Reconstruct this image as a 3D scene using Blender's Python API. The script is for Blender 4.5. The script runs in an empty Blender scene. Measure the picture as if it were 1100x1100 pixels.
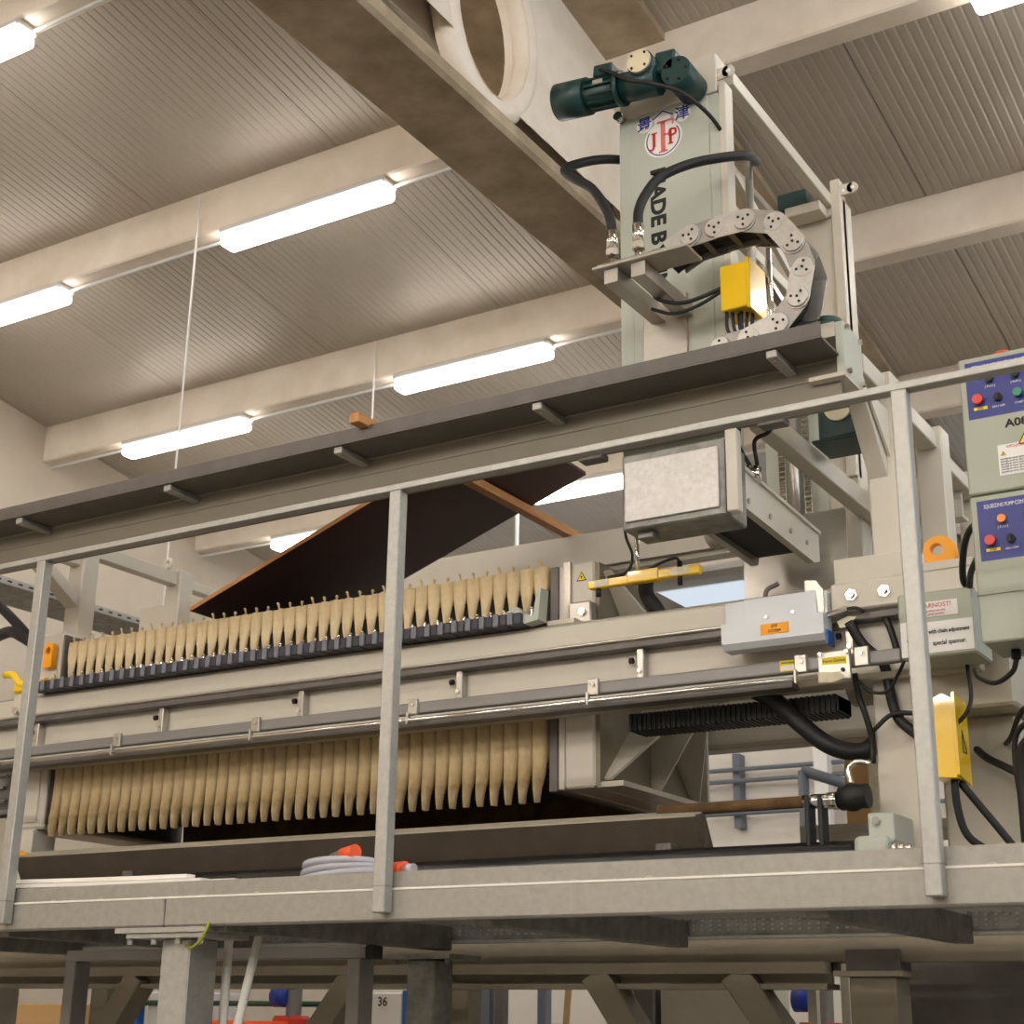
import bpy, bmesh, math, random
from mathutils import Vector, Matrix
random.seed(7)
SC = bpy.context.scene
COL = SC.collection

# ------------------------------------------------------------------ camera, world, exposure
cam_d = bpy.data.cameras.new('camera'); cam = bpy.data.objects.new('camera', cam_d); COL.objects.link(cam)
_r, _u, _b = (0.85129, 0.52446, 0.01462), (0.15550, -0.27884, 0.94766), (0.50109, -0.80447, -0.31893)
cam.matrix_world = Matrix(((_r[0], _u[0], _b[0], 0), (_r[1], _u[1], _b[1], 0), (_r[2], _u[2], _b[2], 1.65), (0, 0, 0, 1)))
cam_d.sensor_width = 36; cam_d.lens = 53.57; cam_d.clip_start = 0.05; cam_d.clip_end = 100
cam_d.dof.use_dof = True; cam_d.dof.focus_distance = 5.6; cam_d.dof.aperture_fstop = 5.6
SC.camera = cam
w = bpy.data.worlds.new('world'); SC.world = w; w.use_nodes = True
w.node_tree.nodes['Background'].inputs[0].default_value = (1.0, 0.96, 0.9, 1)
w.node_tree.nodes['Background'].inputs[1].default_value = 0.05
SC.view_settings.view_transform = 'Standard'; SC.view_settings.look = 'None'
SC.view_settings.exposure = 0.0; SC.view_settings.gamma = 1.0; SC.view_settings.use_curve_mapping = False
LAMP, LAMP_FRONT = 18.0, 98.0    # radiance of the tube lights over the machine and of the stronger ones in the front bays
LAMP_COL = (1.0, 0.935, 0.865)
DAY = 9.0            # daylight radiance of the side windows
SKY_COL = (0.80, 0.90, 1.0)

# ------------------------------------------------------------------ materials
def lin(c): return tuple(((v / 255) / 12.92 if v / 255 <= 0.04045 else ((v / 255 + 0.055) / 1.055) ** 2.4) for v in c)
def mat(name, rgb, rough=0.5, metal=0.0, var=0.0, scale=6.0, rgb2=None, bump=0.0, bscale=60.0, stretch=None, spec=0.5, alpha=None, trans=0.0, coat=0.0):
    m = bpy.data.materials.new(name); m.use_nodes = True
    nt = m.node_tree; b = nt.nodes['Principled BSDF']
    c = lin(rgb); b.inputs['Base Color'].default_value = (*c, 1)
    b.inputs['Roughness'].default_value = rough; b.inputs['Metallic'].default_value = metal
    b.inputs['Specular IOR Level'].default_value = spec
    if coat: b.inputs['Coat Weight'].default_value = coat
    if trans: b.inputs['Transmission Weight'].default_value = trans
    tc = nt.nodes.new('ShaderNodeTexCoord'); src = tc.outputs['Object']
    if stretch:
        mp = nt.nodes.new('ShaderNodeMapping'); mp.inputs['Scale'].default_value = stretch
        nt.links.new(src, mp.inputs['Vector']); src = mp.outputs['Vector']
    if var or rgb2:
        n = nt.nodes.new('ShaderNodeTexNoise'); n.inputs['Scale'].default_value = scale; n.inputs['Detail'].default_value = 6; n.inputs['Roughness'].default_value = 0.62
        nt.links.new(src, n.inputs['Vector'])
        r = nt.nodes.new('ShaderNodeValToRGB'); r.color_ramp.elements[0].position = 0.32; r.color_ramp.elements[1].position = 0.68
        c2 = lin(rgb2) if rgb2 else tuple(v * (1 - var) for v in c)
        r.color_ramp.elements[0].color = (*c2, 1); r.color_ramp.elements[1].color = (*(c if rgb2 else tuple(min(1, v * (1 + var * .5)) for v in c)), 1)
        nt.links.new(n.outputs['Fac'], r.inputs['Fac']); nt.links.new(r.outputs['Color'], b.inputs['Base Color'])
    if bump:
        n2 = nt.nodes.new('ShaderNodeTexNoise'); n2.inputs['Scale'].default_value = bscale; n2.inputs['Detail'].default_value = 4
        nt.links.new(src, n2.inputs['Vector'])
        bp = nt.nodes.new('ShaderNodeBump'); bp.inputs['Strength'].default_value = bump; bp.inputs['Distance'].default_value = 0.01
        nt.links.new(n2.outputs['Fac'], bp.inputs['Height']); nt.links.new(bp.outputs['Normal'], b.inputs['Normal'])
    return m
def emat(name, col, s):
    m = bpy.data.materials.new(name); m.use_nodes = True; nt = m.node_tree
    nt.nodes.remove(nt.nodes['Principled BSDF']); e = nt.nodes.new('ShaderNodeEmission')
    e.inputs[0].default_value = (*col, 1); e.inputs[1].default_value = s
    nt.links.new(e.outputs[0], nt.nodes['Material Output'].inputs[0]); return m
M = dict(
    cream=mat('cream_machine_paint', (206, 199, 184), .42, var=.05, scale=3),
    creamd=mat('tan_machine_paint', (178, 170, 152), .5, var=.08, scale=4),
    mast=mat('grey_green_paint', (184, 188, 175), .38, var=.04, scale=3),
    panelgrey=mat('cabinet_paint', (164, 168, 150), .42, var=.03, scale=4),
    galv=mat('galvanised_steel', (174, 172, 165), .45, .45, var=.12, scale=45, bump=.03, bscale=90),
    galvd=mat('dull_galvanised_steel', (150, 150, 144), .5, .5, var=.25, scale=14, rgb2=(112, 110, 104), bump=.05, bscale=70),
    steel=mat('stainless_sheet', (188, 182, 172), .34, .7, var=.08, scale=3, stretch=(1, 1, 8)),
    brush=mat('brushed_link_steel', (206, 202, 196), .32, .75, var=.12, scale=30),
    brushshade=mat('shaded_link_steel', (164, 160, 154), .4, .7, var=.12, scale=30), chrome=mat('chrome_rod', (235, 230, 222), .12, 1.0),  # second link steel is a shaded copy of the first
    dark=mat('dark_grey_steel', (106, 100, 95), .5, .25, var=.15, scale=10),
    tubegrey=mat('grey_tube_paint', (140, 137, 134), .42, .2, var=.06),
    black=mat('black_rubber', (24, 23, 23), .55), blackgl=mat('black_pipe_paint', (30, 27, 25), .28, var=.3, scale=40, bump=.2, bscale=50),
    green=mat('dark_green_enamel', (24, 58, 56), .38), ivory=mat('ivory_cover', (226, 214, 182), .5),
    red=mat('red_plastic', (214, 60, 44), .35), redink=mat('red_ink', (196, 30, 36), .6), pinkink=mat('pink_ink', (226, 120, 118), .6),
    blue=mat('blue_panel_print', (44, 52, 128), .45), blueink=mat('blue_ink', (38, 52, 140), .6), white=mat('white_sticker', (236, 234, 230), .6),
    paper=mat('worn_paper_label', (228, 220, 190), .7, var=.2, scale=40), ink=mat('black_ink', (28, 28, 28), .7),
    yellow=mat('yellow_enamel', (244, 200, 10), .24, coat=.4), orange=mat('orange_yellow_paint', (246, 164, 16), .5), ylabel=mat('yellow_label', (240, 214, 40), .6),
    hoseor=mat('orange_plastic', (244, 88, 30), .4), amber=mat('amber_lens', (246, 138, 24), .2), greenbtn=mat('green_button', (34, 130, 96), .3),
    cloth=mat('filter_cloth', (222, 202, 164), .9, rgb2=(200, 176, 132), scale=9, bump=.35, bscale=30),
    clothd=mat('mud_stained_filter_cloth', (212, 192, 152), .92, rgb2=(160, 134, 88), scale=5, bump=.4, bscale=34),
    core=mat('plate_plastic', (84, 80, 76), .6), handle=mat('charcoal_plastic', (58, 58, 66), .5, var=.1), tab=mat('grey_handle_clip', (116, 116, 124), .45),
    concrete=mat('precast_concrete', (240, 230, 216), .85, rgb2=(222, 208, 190), scale=2.2, bump=.15, bscale=18),
    concreted=mat('rough_concrete', (188, 172, 148), .9, rgb2=(150, 134, 110), scale=3.5, bump=.3, bscale=14),
    roof=mat('roof_sheet_paint', (184, 175, 162), .44, .2, var=.05, scale=1.5),
    wall=mat('wall_plaster', (226, 220, 210), .85, var=.05, scale=1.2), walll=mat('precast_wall', (214, 202, 184), .85, var=.08, scale=1.5),
    wallf=mat('low_bounce_wall', (96, 94, 90), .7, var=.06, scale=1.2), floor=mat('concrete_floor', (134, 128, 120), .55, var=.15, scale=1.0),  # unseen wall tone darkened to cut bounced light
    wood=mat('pine_timber', (206, 152, 92), .65, rgb2=(176, 120, 66), scale=6, stretch=(14, 1, 14)), fascia=mat('weathered_galvanised_channel', (158, 154, 145), .5, .35, var=.12, scale=40, bump=.03, bscale=90), railshade=mat('shaded_rail_paint', (134, 126, 110), .5, var=.08, scale=4), flapshade=mat('shaded_flap_sheet', (84, 74, 62), .55, var=.2, scale=8), zinc=mat('bright_zinc_sheet', (196, 192, 187), .4, .35, var=.14, scale=55), shadetoned=mat('shade_toned_paint', (138, 128, 108), .55, var=.1, scale=4), ply=mat('phenolic_plywood', (72, 44, 38), .34, var=.2, scale=5),  # rail, flap and base tones have shade mixed into their colour
    mud=mat('dried_mud', (110, 84, 50), .95, rgb2=(74, 54, 30), scale=12, bump=.5, bscale=30),
    pvc=mat('white_pvc', (240, 236, 226), .4), clear=mat('clear_hose', (226, 226, 236), .12, trans=.45, coat=.6),
    card=mat('cardboard', (198, 160, 108), .85), bluepaint=mat('blue_paint', (30, 96, 176), .4), pump=mat('pump_blue', (26, 60, 160), .35),
    pipegrey=mat('grey_pvc_pipe', (104, 110, 120), .45), earth=mat('green_yellow_wire', (150, 160, 40), .5), greenpipe=mat('green_pipe', (36, 74, 50), .5),
    lightgrey=mat('light_grey_housing', (214, 214, 212), .5), sensor=mat('pale_sensor_housing', (208, 212, 216), .35),
    lamp=emat('lit_diffuser', LAMP_COL, LAMP), lampf=emat('strong_lit_diffuser', LAMP_COL, LAMP_FRONT), lampm=emat('mid_lit_diffuser', LAMP_COL, LAMP_FRONT * .45), daylight=emat('daylight_glazing', SKY_COL, 0.85), daywin=emat('clear_daylight_pane', SKY_COL, DAY),
    brass=mat('brass_chain', (196, 164, 96), .35, .8),
)

# ------------------------------------------------------------------ geometry helpers
LOC = {}
def tagit(o, label=None, cat=None, group=None, kind=None):
    if label: o['label'] = label
    if cat: o['category'] = cat
    if group: o['group'] = group
    if kind: o['kind'] = kind
    return o
def thing(name, label, cat, loc, group=None, kind=None):
    o = bpy.data.objects.new(name, None); COL.objects.link(o); o.location = loc; o.empty_display_size = .05
    LOC[o] = Vector(loc); return tagit(o, label, cat, group, kind)
class G:
    def __init__(s): s.bm = bmesh.new()
    def box(s, x0, x1, y0, y1, z0, z1, bev=0.0, seg=1, rot=None, piv=None):
        b = s.bm; nv = [b.verts.new((x, y, z)) for x in (x0, x1) for y in (y0, y1) for z in (z0, z1)]
        F = [(0, 1, 3, 2), (4, 6, 7, 5), (0, 4, 5, 1), (2, 3, 7, 6), (0, 2, 6, 4), (1, 5, 7, 3)]
        fs = [b.faces.new([nv[i] for i in f]) for f in F]
        if rot is not None:
            p = Vector(piv) if piv else Vector(((x0 + x1) / 2, (y0 + y1) / 2, (z0 + z1) / 2))
            for v in nv: v.co = p + rot @ (v.co - p)
        if bev:
            es = {e for f in fs for e in f.edges}
            bmesh.ops.bevel(b, geom=list(es), offset=bev, segments=seg, affect='EDGES', profile=.5)
        return s
    def quad(s, *pts):
        s.bm.faces.new([s.bm.verts.new(p) for p in pts]); return s
    def prism(s, poly, axis, a, c):
        # poly: list of 2-D points on the plane normal to axis ('x': (y,z), 'y': (x,z), 'z': (x,y))
        def P(u, v, t): return {'x': (t, u, v), 'y': (u, t, v), 'z': (u, v, t)}[axis]
        A = [s.bm.verts.new(P(u, v, a)) for u, v in poly]; B = [s.bm.verts.new(P(u, v, c)) for u, v in poly]
        n = len(poly); s.bm.faces.new(A); s.bm.faces.new(B[::-1])
        for i in range(n): s.bm.faces.new((A[i], B[i], B[(i + 1) % n], A[(i + 1) % n]))
        return s
    def cyl(s, p, q, r, r2=None, n=16):
        p, q = Vector(p), Vector(q); r2 = r if r2 is None else r2
        d = (q - p).normalized(); a = d.orthogonal().normalized(); c = d.cross(a)
        A = [s.bm.verts.new(p + (a * math.cos(t) + c * math.sin(t)) * r) for t in [2 * math.pi * i / n for i in range(n)]]
        B = [s.bm.verts.new(q + (a * math.cos(t) + c * math.sin(t)) * r2) for t in [2 * math.pi * i / n for i in range(n)]]
        s.bm.faces.new(A[::-1]); s.bm.faces.new(B)
        for i in range(n):
            f = s.bm.faces.new((A[i], A[(i + 1) % n], B[(i + 1) % n], B[i])); f.smooth = n > 8
        return s
    def bar(s, p, q, wd, ht, up=(0, 0, 1), bev=0):
        p, q = Vector(p), Vector(q); d = (q - p).normalized(); up = Vector(up); sd = d.cross(up).normalized(); u = sd.cross(d)
        vs = [s.bm.verts.new(c + sd * (wd / 2 * i) + u * (ht / 2 * j)) for c in (p, q) for i, j in ((-1, -1), (1, -1), (1, 1), (-1, 1))]
        fs = [s.bm.faces.new([vs[i] for i in f]) for f in ((3, 2, 1, 0), (4, 5, 6, 7), (0, 1, 5, 4), (1, 2, 6, 5), (2, 3, 7, 6), (3, 0, 4, 7))]
        if bev: bmesh.ops.bevel(s.bm, geom=list({e for f in fs for e in f.edges}), offset=bev, segments=1, affect='EDGES')
        return s
    def tube(s, pts, r, n=10, sub=6, closed=False):
        P = [Vector(p) for p in pts]
        if len(P) > 2 and sub > 1:
            Q = []
            m = len(P); rng = range(m) if closed else range(m - 1)
            for i in rng:
                p0 = P[(i - 1) % m] if closed or i > 0 else P[0] * 2 - P[1]
                p1, p2 = P[i], P[(i + 1) % m]
                p3 = P[(i + 2) % m] if closed or i + 2 < m else P[-1] * 2 - P[-2]
                for k in range(sub):
                    t = k / sub
                    Q.append(.5 * ((2 * p1) + (p2 - p0) * t + (2 * p0 - 5 * p1 + 4 * p2 - p3) * t * t + (3 * p1 - p0 - 3 * p2 + p3) * t ** 3))
            if not closed: Q.append(P[-1])
            P = Q
        rings = []; a = None
        m = len(P)
        for i, p in enumerate(P):
            if closed: d = (P[(i + 1) % m] - P[i - 1]).normalized()
            else: d = (P[min(i + 1, m - 1)] - P[max(i - 1, 0)]).normalized()
            a = d.orthogonal().normalized() if a is None else (a - d * a.dot(d)).normalized()
            c = d.cross(a)
            rings.append([s.bm.verts.new(p + (a * math.cos(t) + c * math.sin(t)) * r) for t in [2 * math.pi * k / n for k in range(n)]])
        for i in range(m if closed else m - 1):
            A, B = rings[i], rings[(i + 1) % m]
            for k in range(n):
                f = s.bm.faces.new((A[k], A[(k + 1) % n], B[(k + 1) % n], B[k])); f.smooth = True
        if not closed: s.bm.faces.new(rings[0][::-1]); s.bm.faces.new(rings[-1])
        return s
    def sphere(s, c, r, n=12, sx=1, sy=1, sz=1):
        t = bmesh.ops.create_uvsphere(s.bm, u_segments=n, v_segments=max(6, n // 2), radius=r)
        for v in t['verts']: v.co = Vector((v.co.x * sx, v.co.y * sy, v.co.z * sz)) + Vector(c)
        for v in t['verts']:
            for f in v.link_faces: f.smooth = True
        return s
    def disc(s, c, r, axis='y', n=20, rx=None):
        rx = rx or r; vs = []
        for i in range(n):
            t = 2 * math.pi * i / n; u, v = rx * math.cos(t), r * math.sin(t)
            vs.append(s.bm.verts.new(Vector(c) + Vector({'y': (u, 0, v), 'x': (0, u, v), 'z': (u, v, 0)}[axis])))
        s.bm.faces.new(vs); return s
    def mesh(s, name):
        bmesh.ops.recalc_face_normals(s.bm, faces=s.bm.faces[:])
        me = bpy.data.meshes.new(name); s.bm.to_mesh(me); s.bm.free(); return me
    def obj(s, name, m, parent=None, label=None, cat=None, group=None, kind=None, loc=None):
        """parent given: a part in world coordinates of its thing; loc: origin for a one-mesh thing"""
        off = LOC[parent] if parent is not None else Vector(loc if loc else (0, 0, 0))
        bmesh.ops.translate(s.bm, verts=s.bm.verts[:], vec=-off)
        me = s.mesh(name); me.materials.append(M[m] if isinstance(m, str) else m)
        o = bpy.data.objects.new(name, me); COL.objects.link(o)
        if parent is not None: o.parent = parent
        else: o.location = off
        LOC[o] = off; return tagit(o, label, cat, group, kind)
def inst(name, me, parent, loc, rot=None):
    """an object with shared mesh data at a world location, as a part of parent"""
    o = bpy.data.objects.new(name, me); COL.objects.link(o); o.parent = parent
    o.location = Vector(loc) - LOC[parent]; LOC[o] = Vector(loc)
    if rot: o.rotation_euler = rot
    return o
def text(body, origin, size, m, parent, name='lettering', ux=(1, 0, 0), uy=(0, 0, 1), align='LEFT', ext=.0006, xs=1.0, bold=0.0):
    c = bpy.data.curves.new('t', 'FONT'); c.body = body; c.size = size; c.align_x = align; c.align_y = 'CENTER'; c.extrude = ext; c.offset = bold; c.resolution_u = 3
    o = bpy.data.objects.new('t', c); COL.objects.link(o)
    dg = bpy.context.evaluated_depsgraph_get(); dg.update()
    me = bpy.data.meshes.new_from_object(o.evaluated_get(dg)); bpy.data.objects.remove(o); bpy.data.curves.remove(c)
    U, V = Vector(ux), Vector(uy); N = U.cross(V); off = Vector(origin) - LOC[parent]
    for v in me.vertices: v.co = off + U * (v.co.x * xs) + V * v.co.y + N * v.co.z
    me.materials.clear(); me.materials.append(M[m]); me.name = name
    o = bpy.data.objects.new(name, me); COL.objects.link(o); o.parent = parent; LOC[o] = LOC[parent]
    return o
def rz(a): return Matrix.Rotation(a, 3, 'Z')
def rx(a): return Matrix.Rotation(a, 3, 'X')
def ry(a): return Matrix.Rotation(a, 3, 'Y')

# ------------------------------------------------------------------ the hall
SL = 0.15                                        # roof falls away from the camera
RIDGE = 0.5
def ceil_z(y): return 6.66 - SL * (y - 6.23) if y >= RIDGE else 6.66 - SL * (RIDGE - 6.23) - .11 * (RIDGE - y)
def pur_z(y): return ceil_z(y) - .31
XL, XR, YF, YB = -9.7, 9.0, -13.5, 12.6
PUR = [6.23 + 1.87 * k for k in range(-10, 4)]
g = G().box(XL - 2, XR + 2, YF - 1, YB + 1, -.2, 0); g.obj('floor', 'floor', kind='structure', label='grey concrete floor of the hall')
ceiling = G().prism([(YF - .3, ceil_z(YF - .3) + .03), (RIDGE, ceil_z(RIDGE) + .03), (YB + .3, ceil_z(YB + .3) + .03), (YB + .3, ceil_z(YB + .3) + .18), (RIDGE, ceil_z(RIDGE) + .18), (YF - .3, ceil_z(YF - .3) + .18)], 'x', XL - .3, XR + .3).obj('ceiling', 'roof', kind='structure', label='sloping roof of ribbed sheet panels')
# one ribbed roof sheet, shared by every bay
PW, PL = 1.5, 1.87
b = bmesh.new(); prof = []; nr = 26; p_ = (PW - .006) / nr
for i in range(nr):
    x = i * p_
    prof += [(x, 0), (x + p_ * .62, 0), (x + p_ * .74, .0036), (x + p_ * .88, .0036)]
prof.append((nr * p_, 0))
A = [b.verts.new((x, 0, z)) for x, z in prof]; B_ = [b.verts.new((x, PL, z - SL * PL)) for x, z in prof]
for i in range(len(prof) - 1): b.faces.new((A[i], B_[i], B_[i + 1], A[i + 1]))
for q_ in ((A, 0), (B_, -1)): pass
e0 = b.verts.new((0, 0, .025)); e1 = b.verts.new((0, PL, .025 - SL * PL)); b.faces.new((A[0], e0, e1, B_[0]))
e2 = b.verts.new((nr * p_, 0, .025)); e3 = b.verts.new((nr * p_, PL, .025 - SL * PL)); b.faces.new((A[-1], B_[-1], e3, e2))
sheet = bpy.data.meshes.new('roof_sheet'); b.to_mesh(sheet); b.free(); sheet.materials.append(M['roof'])
for y in [p for p in PUR if p > 2]:
    k = 0; x = -5.16 - 1.5 * 4 + .003
    while x < XR:
        inst('roof_sheet', sheet, ceiling, (max(x, -20), y, ceil_z(y))); x += PW
# end walls
wb = G().box(XL - .3, XR + .3, YB, YB + .25, 0, 7.4).obj('wall_back', 'wall', kind='structure', label='white plaster wall behind the machines')
wl = G().box(XL - .25, XL, YF, YB, 0, 9.2).obj('wall_left', 'walll', kind='structure', label='pale precast concrete end wall')
G().box(XR, XR + .25, YF, YB, 0, 9.2).obj('wall_right', 'wallf', kind='structure', label='wall beyond the cabinets, greyed to cut bounced light')
G().box(XL, XR, YF - .25, YF, 0, 9.2).obj('wall_front', 'wallf', kind='structure', label='wall opposite the machine, greyed to cut bounced light')
win = G().box(XL + .4, XR - .4, YB - .02, YB - .0, 4.25, 4.31).obj('window_1', 'lightgrey', kind='structure', label='band of frosted daylight windows under the eaves')
G().box(XL + .4, XR - .4, YB - .05, YB, 5.56, 5.62).obj('window_frame', 'lightgrey', win)
x = XL + .4
while x < XR - .5:
    G().box(x + .03, x + 1.47, YB - .02, YB - .008, 4.31, 5.56).obj('pane', 'daylight', win)
    G().box(x - .03, x + .03, YB - .05, YB, 4.31, 5.56).obj('mullion', 'lightgrey', win); x += 1.5
# daylight windows in the side wall beyond the cabinets
w2 = G().box(XR - .06, XR, -3.0, 9.0, 4.74, 4.8).obj('window_2', 'lightgrey', kind='structure', label='high daylight windows in the right hand wall')
y = -3.0
while y < 8.9:
    G().box(XR - .02, XR - .01, y + .04, y + 1.96, 4.8, 6.1).obj('pane', 'daywin', w2); G().box(XR - .06, XR, y - .04, y + .04, 4.8, 6.1).obj('mullion', 'lightgrey', w2); y += 2.0
# purlins
for i, y in enumerate(PUR):
    zb = pur_z(y)
    G().box(XL, XR, y, y + .16, zb, ceil_z(y) + .01, bev=.012).obj('trim_%d' % (i + 1), 'concrete', kind='structure', label='precast concrete purlin under the roof sheets')
# deep girder with oval openings: horizontal bottom edge, sloping top
GX0, GX1, GZ = -3.73, -3.31, 5.6
gird = G().box(GX0, GX1, YF, YB, GZ, GZ + .10, bev=.02).obj('roof_girder', 'concreted', kind='structure', label='deep precast concrete girder with oval openings')
cu = bpy.data.curves.new('web', 'CURVE'); cu.dimensions = '2D'; cu.fill_mode = 'BOTH'; cu.extrude = .07
def spl(pts):
    s_ = cu.splines.new('POLY'); s_.points.add(len(pts) - 1); s_.use_cyclic_u = True
    for p, q in zip(s_.points, pts): p.co = (q[0], q[1], 0, 1)
spl([(YF, GZ + .09), (YB, GZ + .09), (YB, ceil_z(YB) + .0), (YF, ceil_z(YF) + .0), (RIDGE, ceil_z(RIDGE))][::1] if False else [(YF, GZ + .09), (YB, GZ + .09), (YB, ceil_z(YB)), (RIDGE, ceil_z(RIDGE)), (YF, ceil_z(YF))])
holes = [y for y in [5.12 - 1.65 * k for k in range(-1, 6)]]
for hy in holes:
    hz = 6.17 - .10 * (hy - 5.12) * (1 if hy < 5.2 else .7); rr = .41 if hy < 6 else .3
    spl([(hy + .31 * math.cos(t) * (rr / .41), hz + rr * math.sin(t)) for t in [2 * math.pi * i / 36 for i in range(36)]])
co = bpy.data.objects.new('web', cu); COL.objects.link(co)
dg = bpy.context.evaluated_depsgraph_get(); dg.update(); me = bpy.data.meshes.new_from_object(co.evaluated_get(dg)); bpy.data.objects.remove(co)
gxm = GX1 - .085
for v in me.vertices: v.co = Vector((gxm + v.co.z, v.co.x, v.co.y))
me.materials.clear(); me.materials.append(M['concrete'])
o = bpy.data.objects.new('web', me); COL.objects.link(o); o.parent = gird
for hy in holes:
    hz = 6.17 - .10 * (hy - 5.12) * (1 if hy < 5.2 else .7); rr = .41 if hy < 6 else .3
    for sx in (GX1 - .068,):
        G().tube([(sx, hy + (.31 * rr / .41 + .05) * math.cos(t), hz + (rr + .05) * math.sin(t)) for t in [2 * math.pi * i / 40 for i in range(40)]], .066, n=14, sub=1, closed=True).obj('opening_rim', 'concrete', gird)
G().prism([(RIDGE, ceil_z(RIDGE) - .05), (YB, ceil_z(YB) - .05), (YB, ceil_z(YB) + .02), (RIDGE, ceil_z(RIDGE) + .02)], 'x', -4.05, -2.97).obj('top_flange', 'concreted', gird)

# ------------------------------------------------------------------ tube lights under the purlins
LH = .64
hous = G().box(-LH, LH, -.075, .075, .03, .075, bev=.012).mesh('housing'); hous.materials.append(M['lightgrey'])
dif = G().box(-LH + .005, LH - .005, -.07, .07, -.045, .03, bev=.03, seg=3).mesh('diffuser'); dif.materials.append(M['lamp'])
dif2 = dif.copy(); dif2.materials.clear(); dif2.materials.append(M['lampf'])
dif3 = dif.copy(); dif3.materials.clear(); dif3.materials.append(M['lampm'])
def lamp(x, y):
    zb = pur_z(y)
    t = thing('tube_light', 'lit tube light with a rounded white diffuser under a concrete purlin', 'light', (x, y + .06, zb - .075), 'tube lights along the purlins')
    inst('housing', hous, t, LOC[t]); inst('diffuser', dif2 if y < -4 else dif3 if y < 3 else dif, t, LOC[t])
for i, y in enumerate(PUR):
    if y > 11 or y < -11 or -4 < y < .5 or 2 < y < 3: continue
    xs = [-8.13, -5.43] if not 4 < y < 5 else [-9.0, -6.45]
    for x in xs: lamp(x, y)
    for x in ([-.75, 1.95, 4.65, 7.35] if y > 0 else [-2.1, .6, 3.3, 6.0]): lamp(x, y)
    zb = pur_z(y)
    if 4 < y < 11:
        c = tagit(G().cyl((XL, y + .10, zb - .025), (-3.95, y + .10, zb - .025), .011, n=8).obj('conduit', 'lightgrey'), 'thin white electrical conduit run between tube lights under a purlin', 'conduit', 'conduits along the purlins')

# cords that hang from the roof
tagit(G().cyl((-6.235, 6.20, 6.62), (-6.235, 6.20, 3.72), .006, n=8).obj('hanging_cord', 'white'), 'thin white cord hanging from the purlin down to the machine frame', 'cord')
tagit(G().cyl((-6.22, 8.07, 6.36), (-6.22, 8.07, 5.22), .006, n=8).obj('hanging_cord', 'white'), 'thin white cord hanging from the second purlin behind the travelling rail', 'cord')
tagit(G().cyl((-6.16, 9.97, 5.80), (-6.16, 9.97, 5.24), .016, n=8).obj('drop_rod', 'white'), 'short white drop rod behind the brown plywood sheet', 'rod')

# ------------------------------------------------------------------ walkway platform
pl = thing('walkway_platform', 'galvanised steel walkway platform along the front of the filter press', 'platform', (-2.6, 4.1, 0))
G().box(-7.6, -3.405, 3.50, 3.545, 1.915, 2.002, bev=.006).obj('fascia_channel', 'fascia', pl)
G().box(-3.401, 2.2, 3.50, 3.545, 1.915, 2.002, bev=.006).obj('fascia_channel', 'fascia', pl)
G().box(-7.6, 2.2, 3.508, 3.516, 2.002, 2.048).obj('toe_plate', 'fascia', pl)
x = -7.3
while x < 2.1:
    G().sphere((x, 3.503, 2.004), .006, 8, sx=2.2, sy=.7, sz=.8).obj('weld_bead', 'galv', pl); x += .213
for cx in (-6.04, -5.10, -4.16, -3.22, -2.28, -1.34, -.40, .54, 1.48):
    G().box(cx - .03, cx + .03, 3.545, 4.76, 1.90, 1.985, bev=.004).obj('cross_beam', 'galvd', pl)
G().box(-7.6, 2.2, 4.762, 4.80, 1.93, 1.995, bev=.004).obj('rear_channel', 'galvd', pl)
G().box(-7.6, 2.2, 4.750, 4.762, 1.924, 1.937, bev=.003).obj('rear_edge', 'galv', pl)
dots = G(); x = -7.5
while x < 2.1:
    for zz, s_ in ((1.986, .006), (1.970, .0045), (1.955, .0045)): dots.box(x - s_, x + s_, 4.7585, 4.762, zz - s_ * .6, zz + s_ * .6)
    x += .031
dots.obj('perforation', 'galv', pl, kind='stuff')
G().box(-7.6, 2.2, 3.4985, 3.503, 1.9975, 2.0035, bev=.001).obj('lit_weld_edge', 'pvc', pl)  # white strip paints the channel edge catching light, plus weld spatter
# open grating: bearing bars across, rods along
gb = G()
x = -7.55
while x < 2.15: gb.box(x, x + .004, 3.545, 4.76, 1.987, 2.018); x += .034
for k in range(12):
    yy = 3.6 + k * .1; gb.box(-7.58, 2.18, yy, yy + .006, 2.006, 2.016)
gb.obj('grating', 'galv', pl, kind='stuff')
# columns
def column(parent, x0, x1, y0, y1, z1, m='galv'):
    c = G().box(x0, x1, y0, y1, 0, z1, bev=.006).obj('column', m, parent); return c
column(pl, -3.458, -3.342, 3.56, 3.69, 1.885)
G().box(-3.60, -3.23, 3.50, 3.72, 1.899, 1.914).obj('splice_plate', 'galv', pl); G().box(-3.56, -3.24, 3.51, 3.71, 1.884, 1.898).obj('cap_plate', 'galv', pl)
for bx in (-3.56, -3.46, -3.36, -3.27):
    G().cyl((bx, 3.53, 1.866), (bx, 3.53, 1.884), .010, n=6).cyl((bx, 3.53, 1.914), (bx, 3.53, 1.922), .010, n=6).obj('bolt', 'galv', pl)
column(pl, -3.29, -3.17, 4.62, 4.74, 1.865, 'galvd')
G().box(-3.35, -3.08, 4.58, 4.78, 1.866, 1.882).obj('cap_plate', 'galvd', pl)
for bx in (-3.33, -3.10): G().cyl((bx, 4.60, 1.848), (bx, 4.60, 1.866), .010, n=6).obj('bolt', 'galvd', pl)
column(pl, -6.06, -5.94, 3.58, 3.70, 1.90); column(pl, .3, .42, 3.58, 3.70, 1.90)
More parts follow.
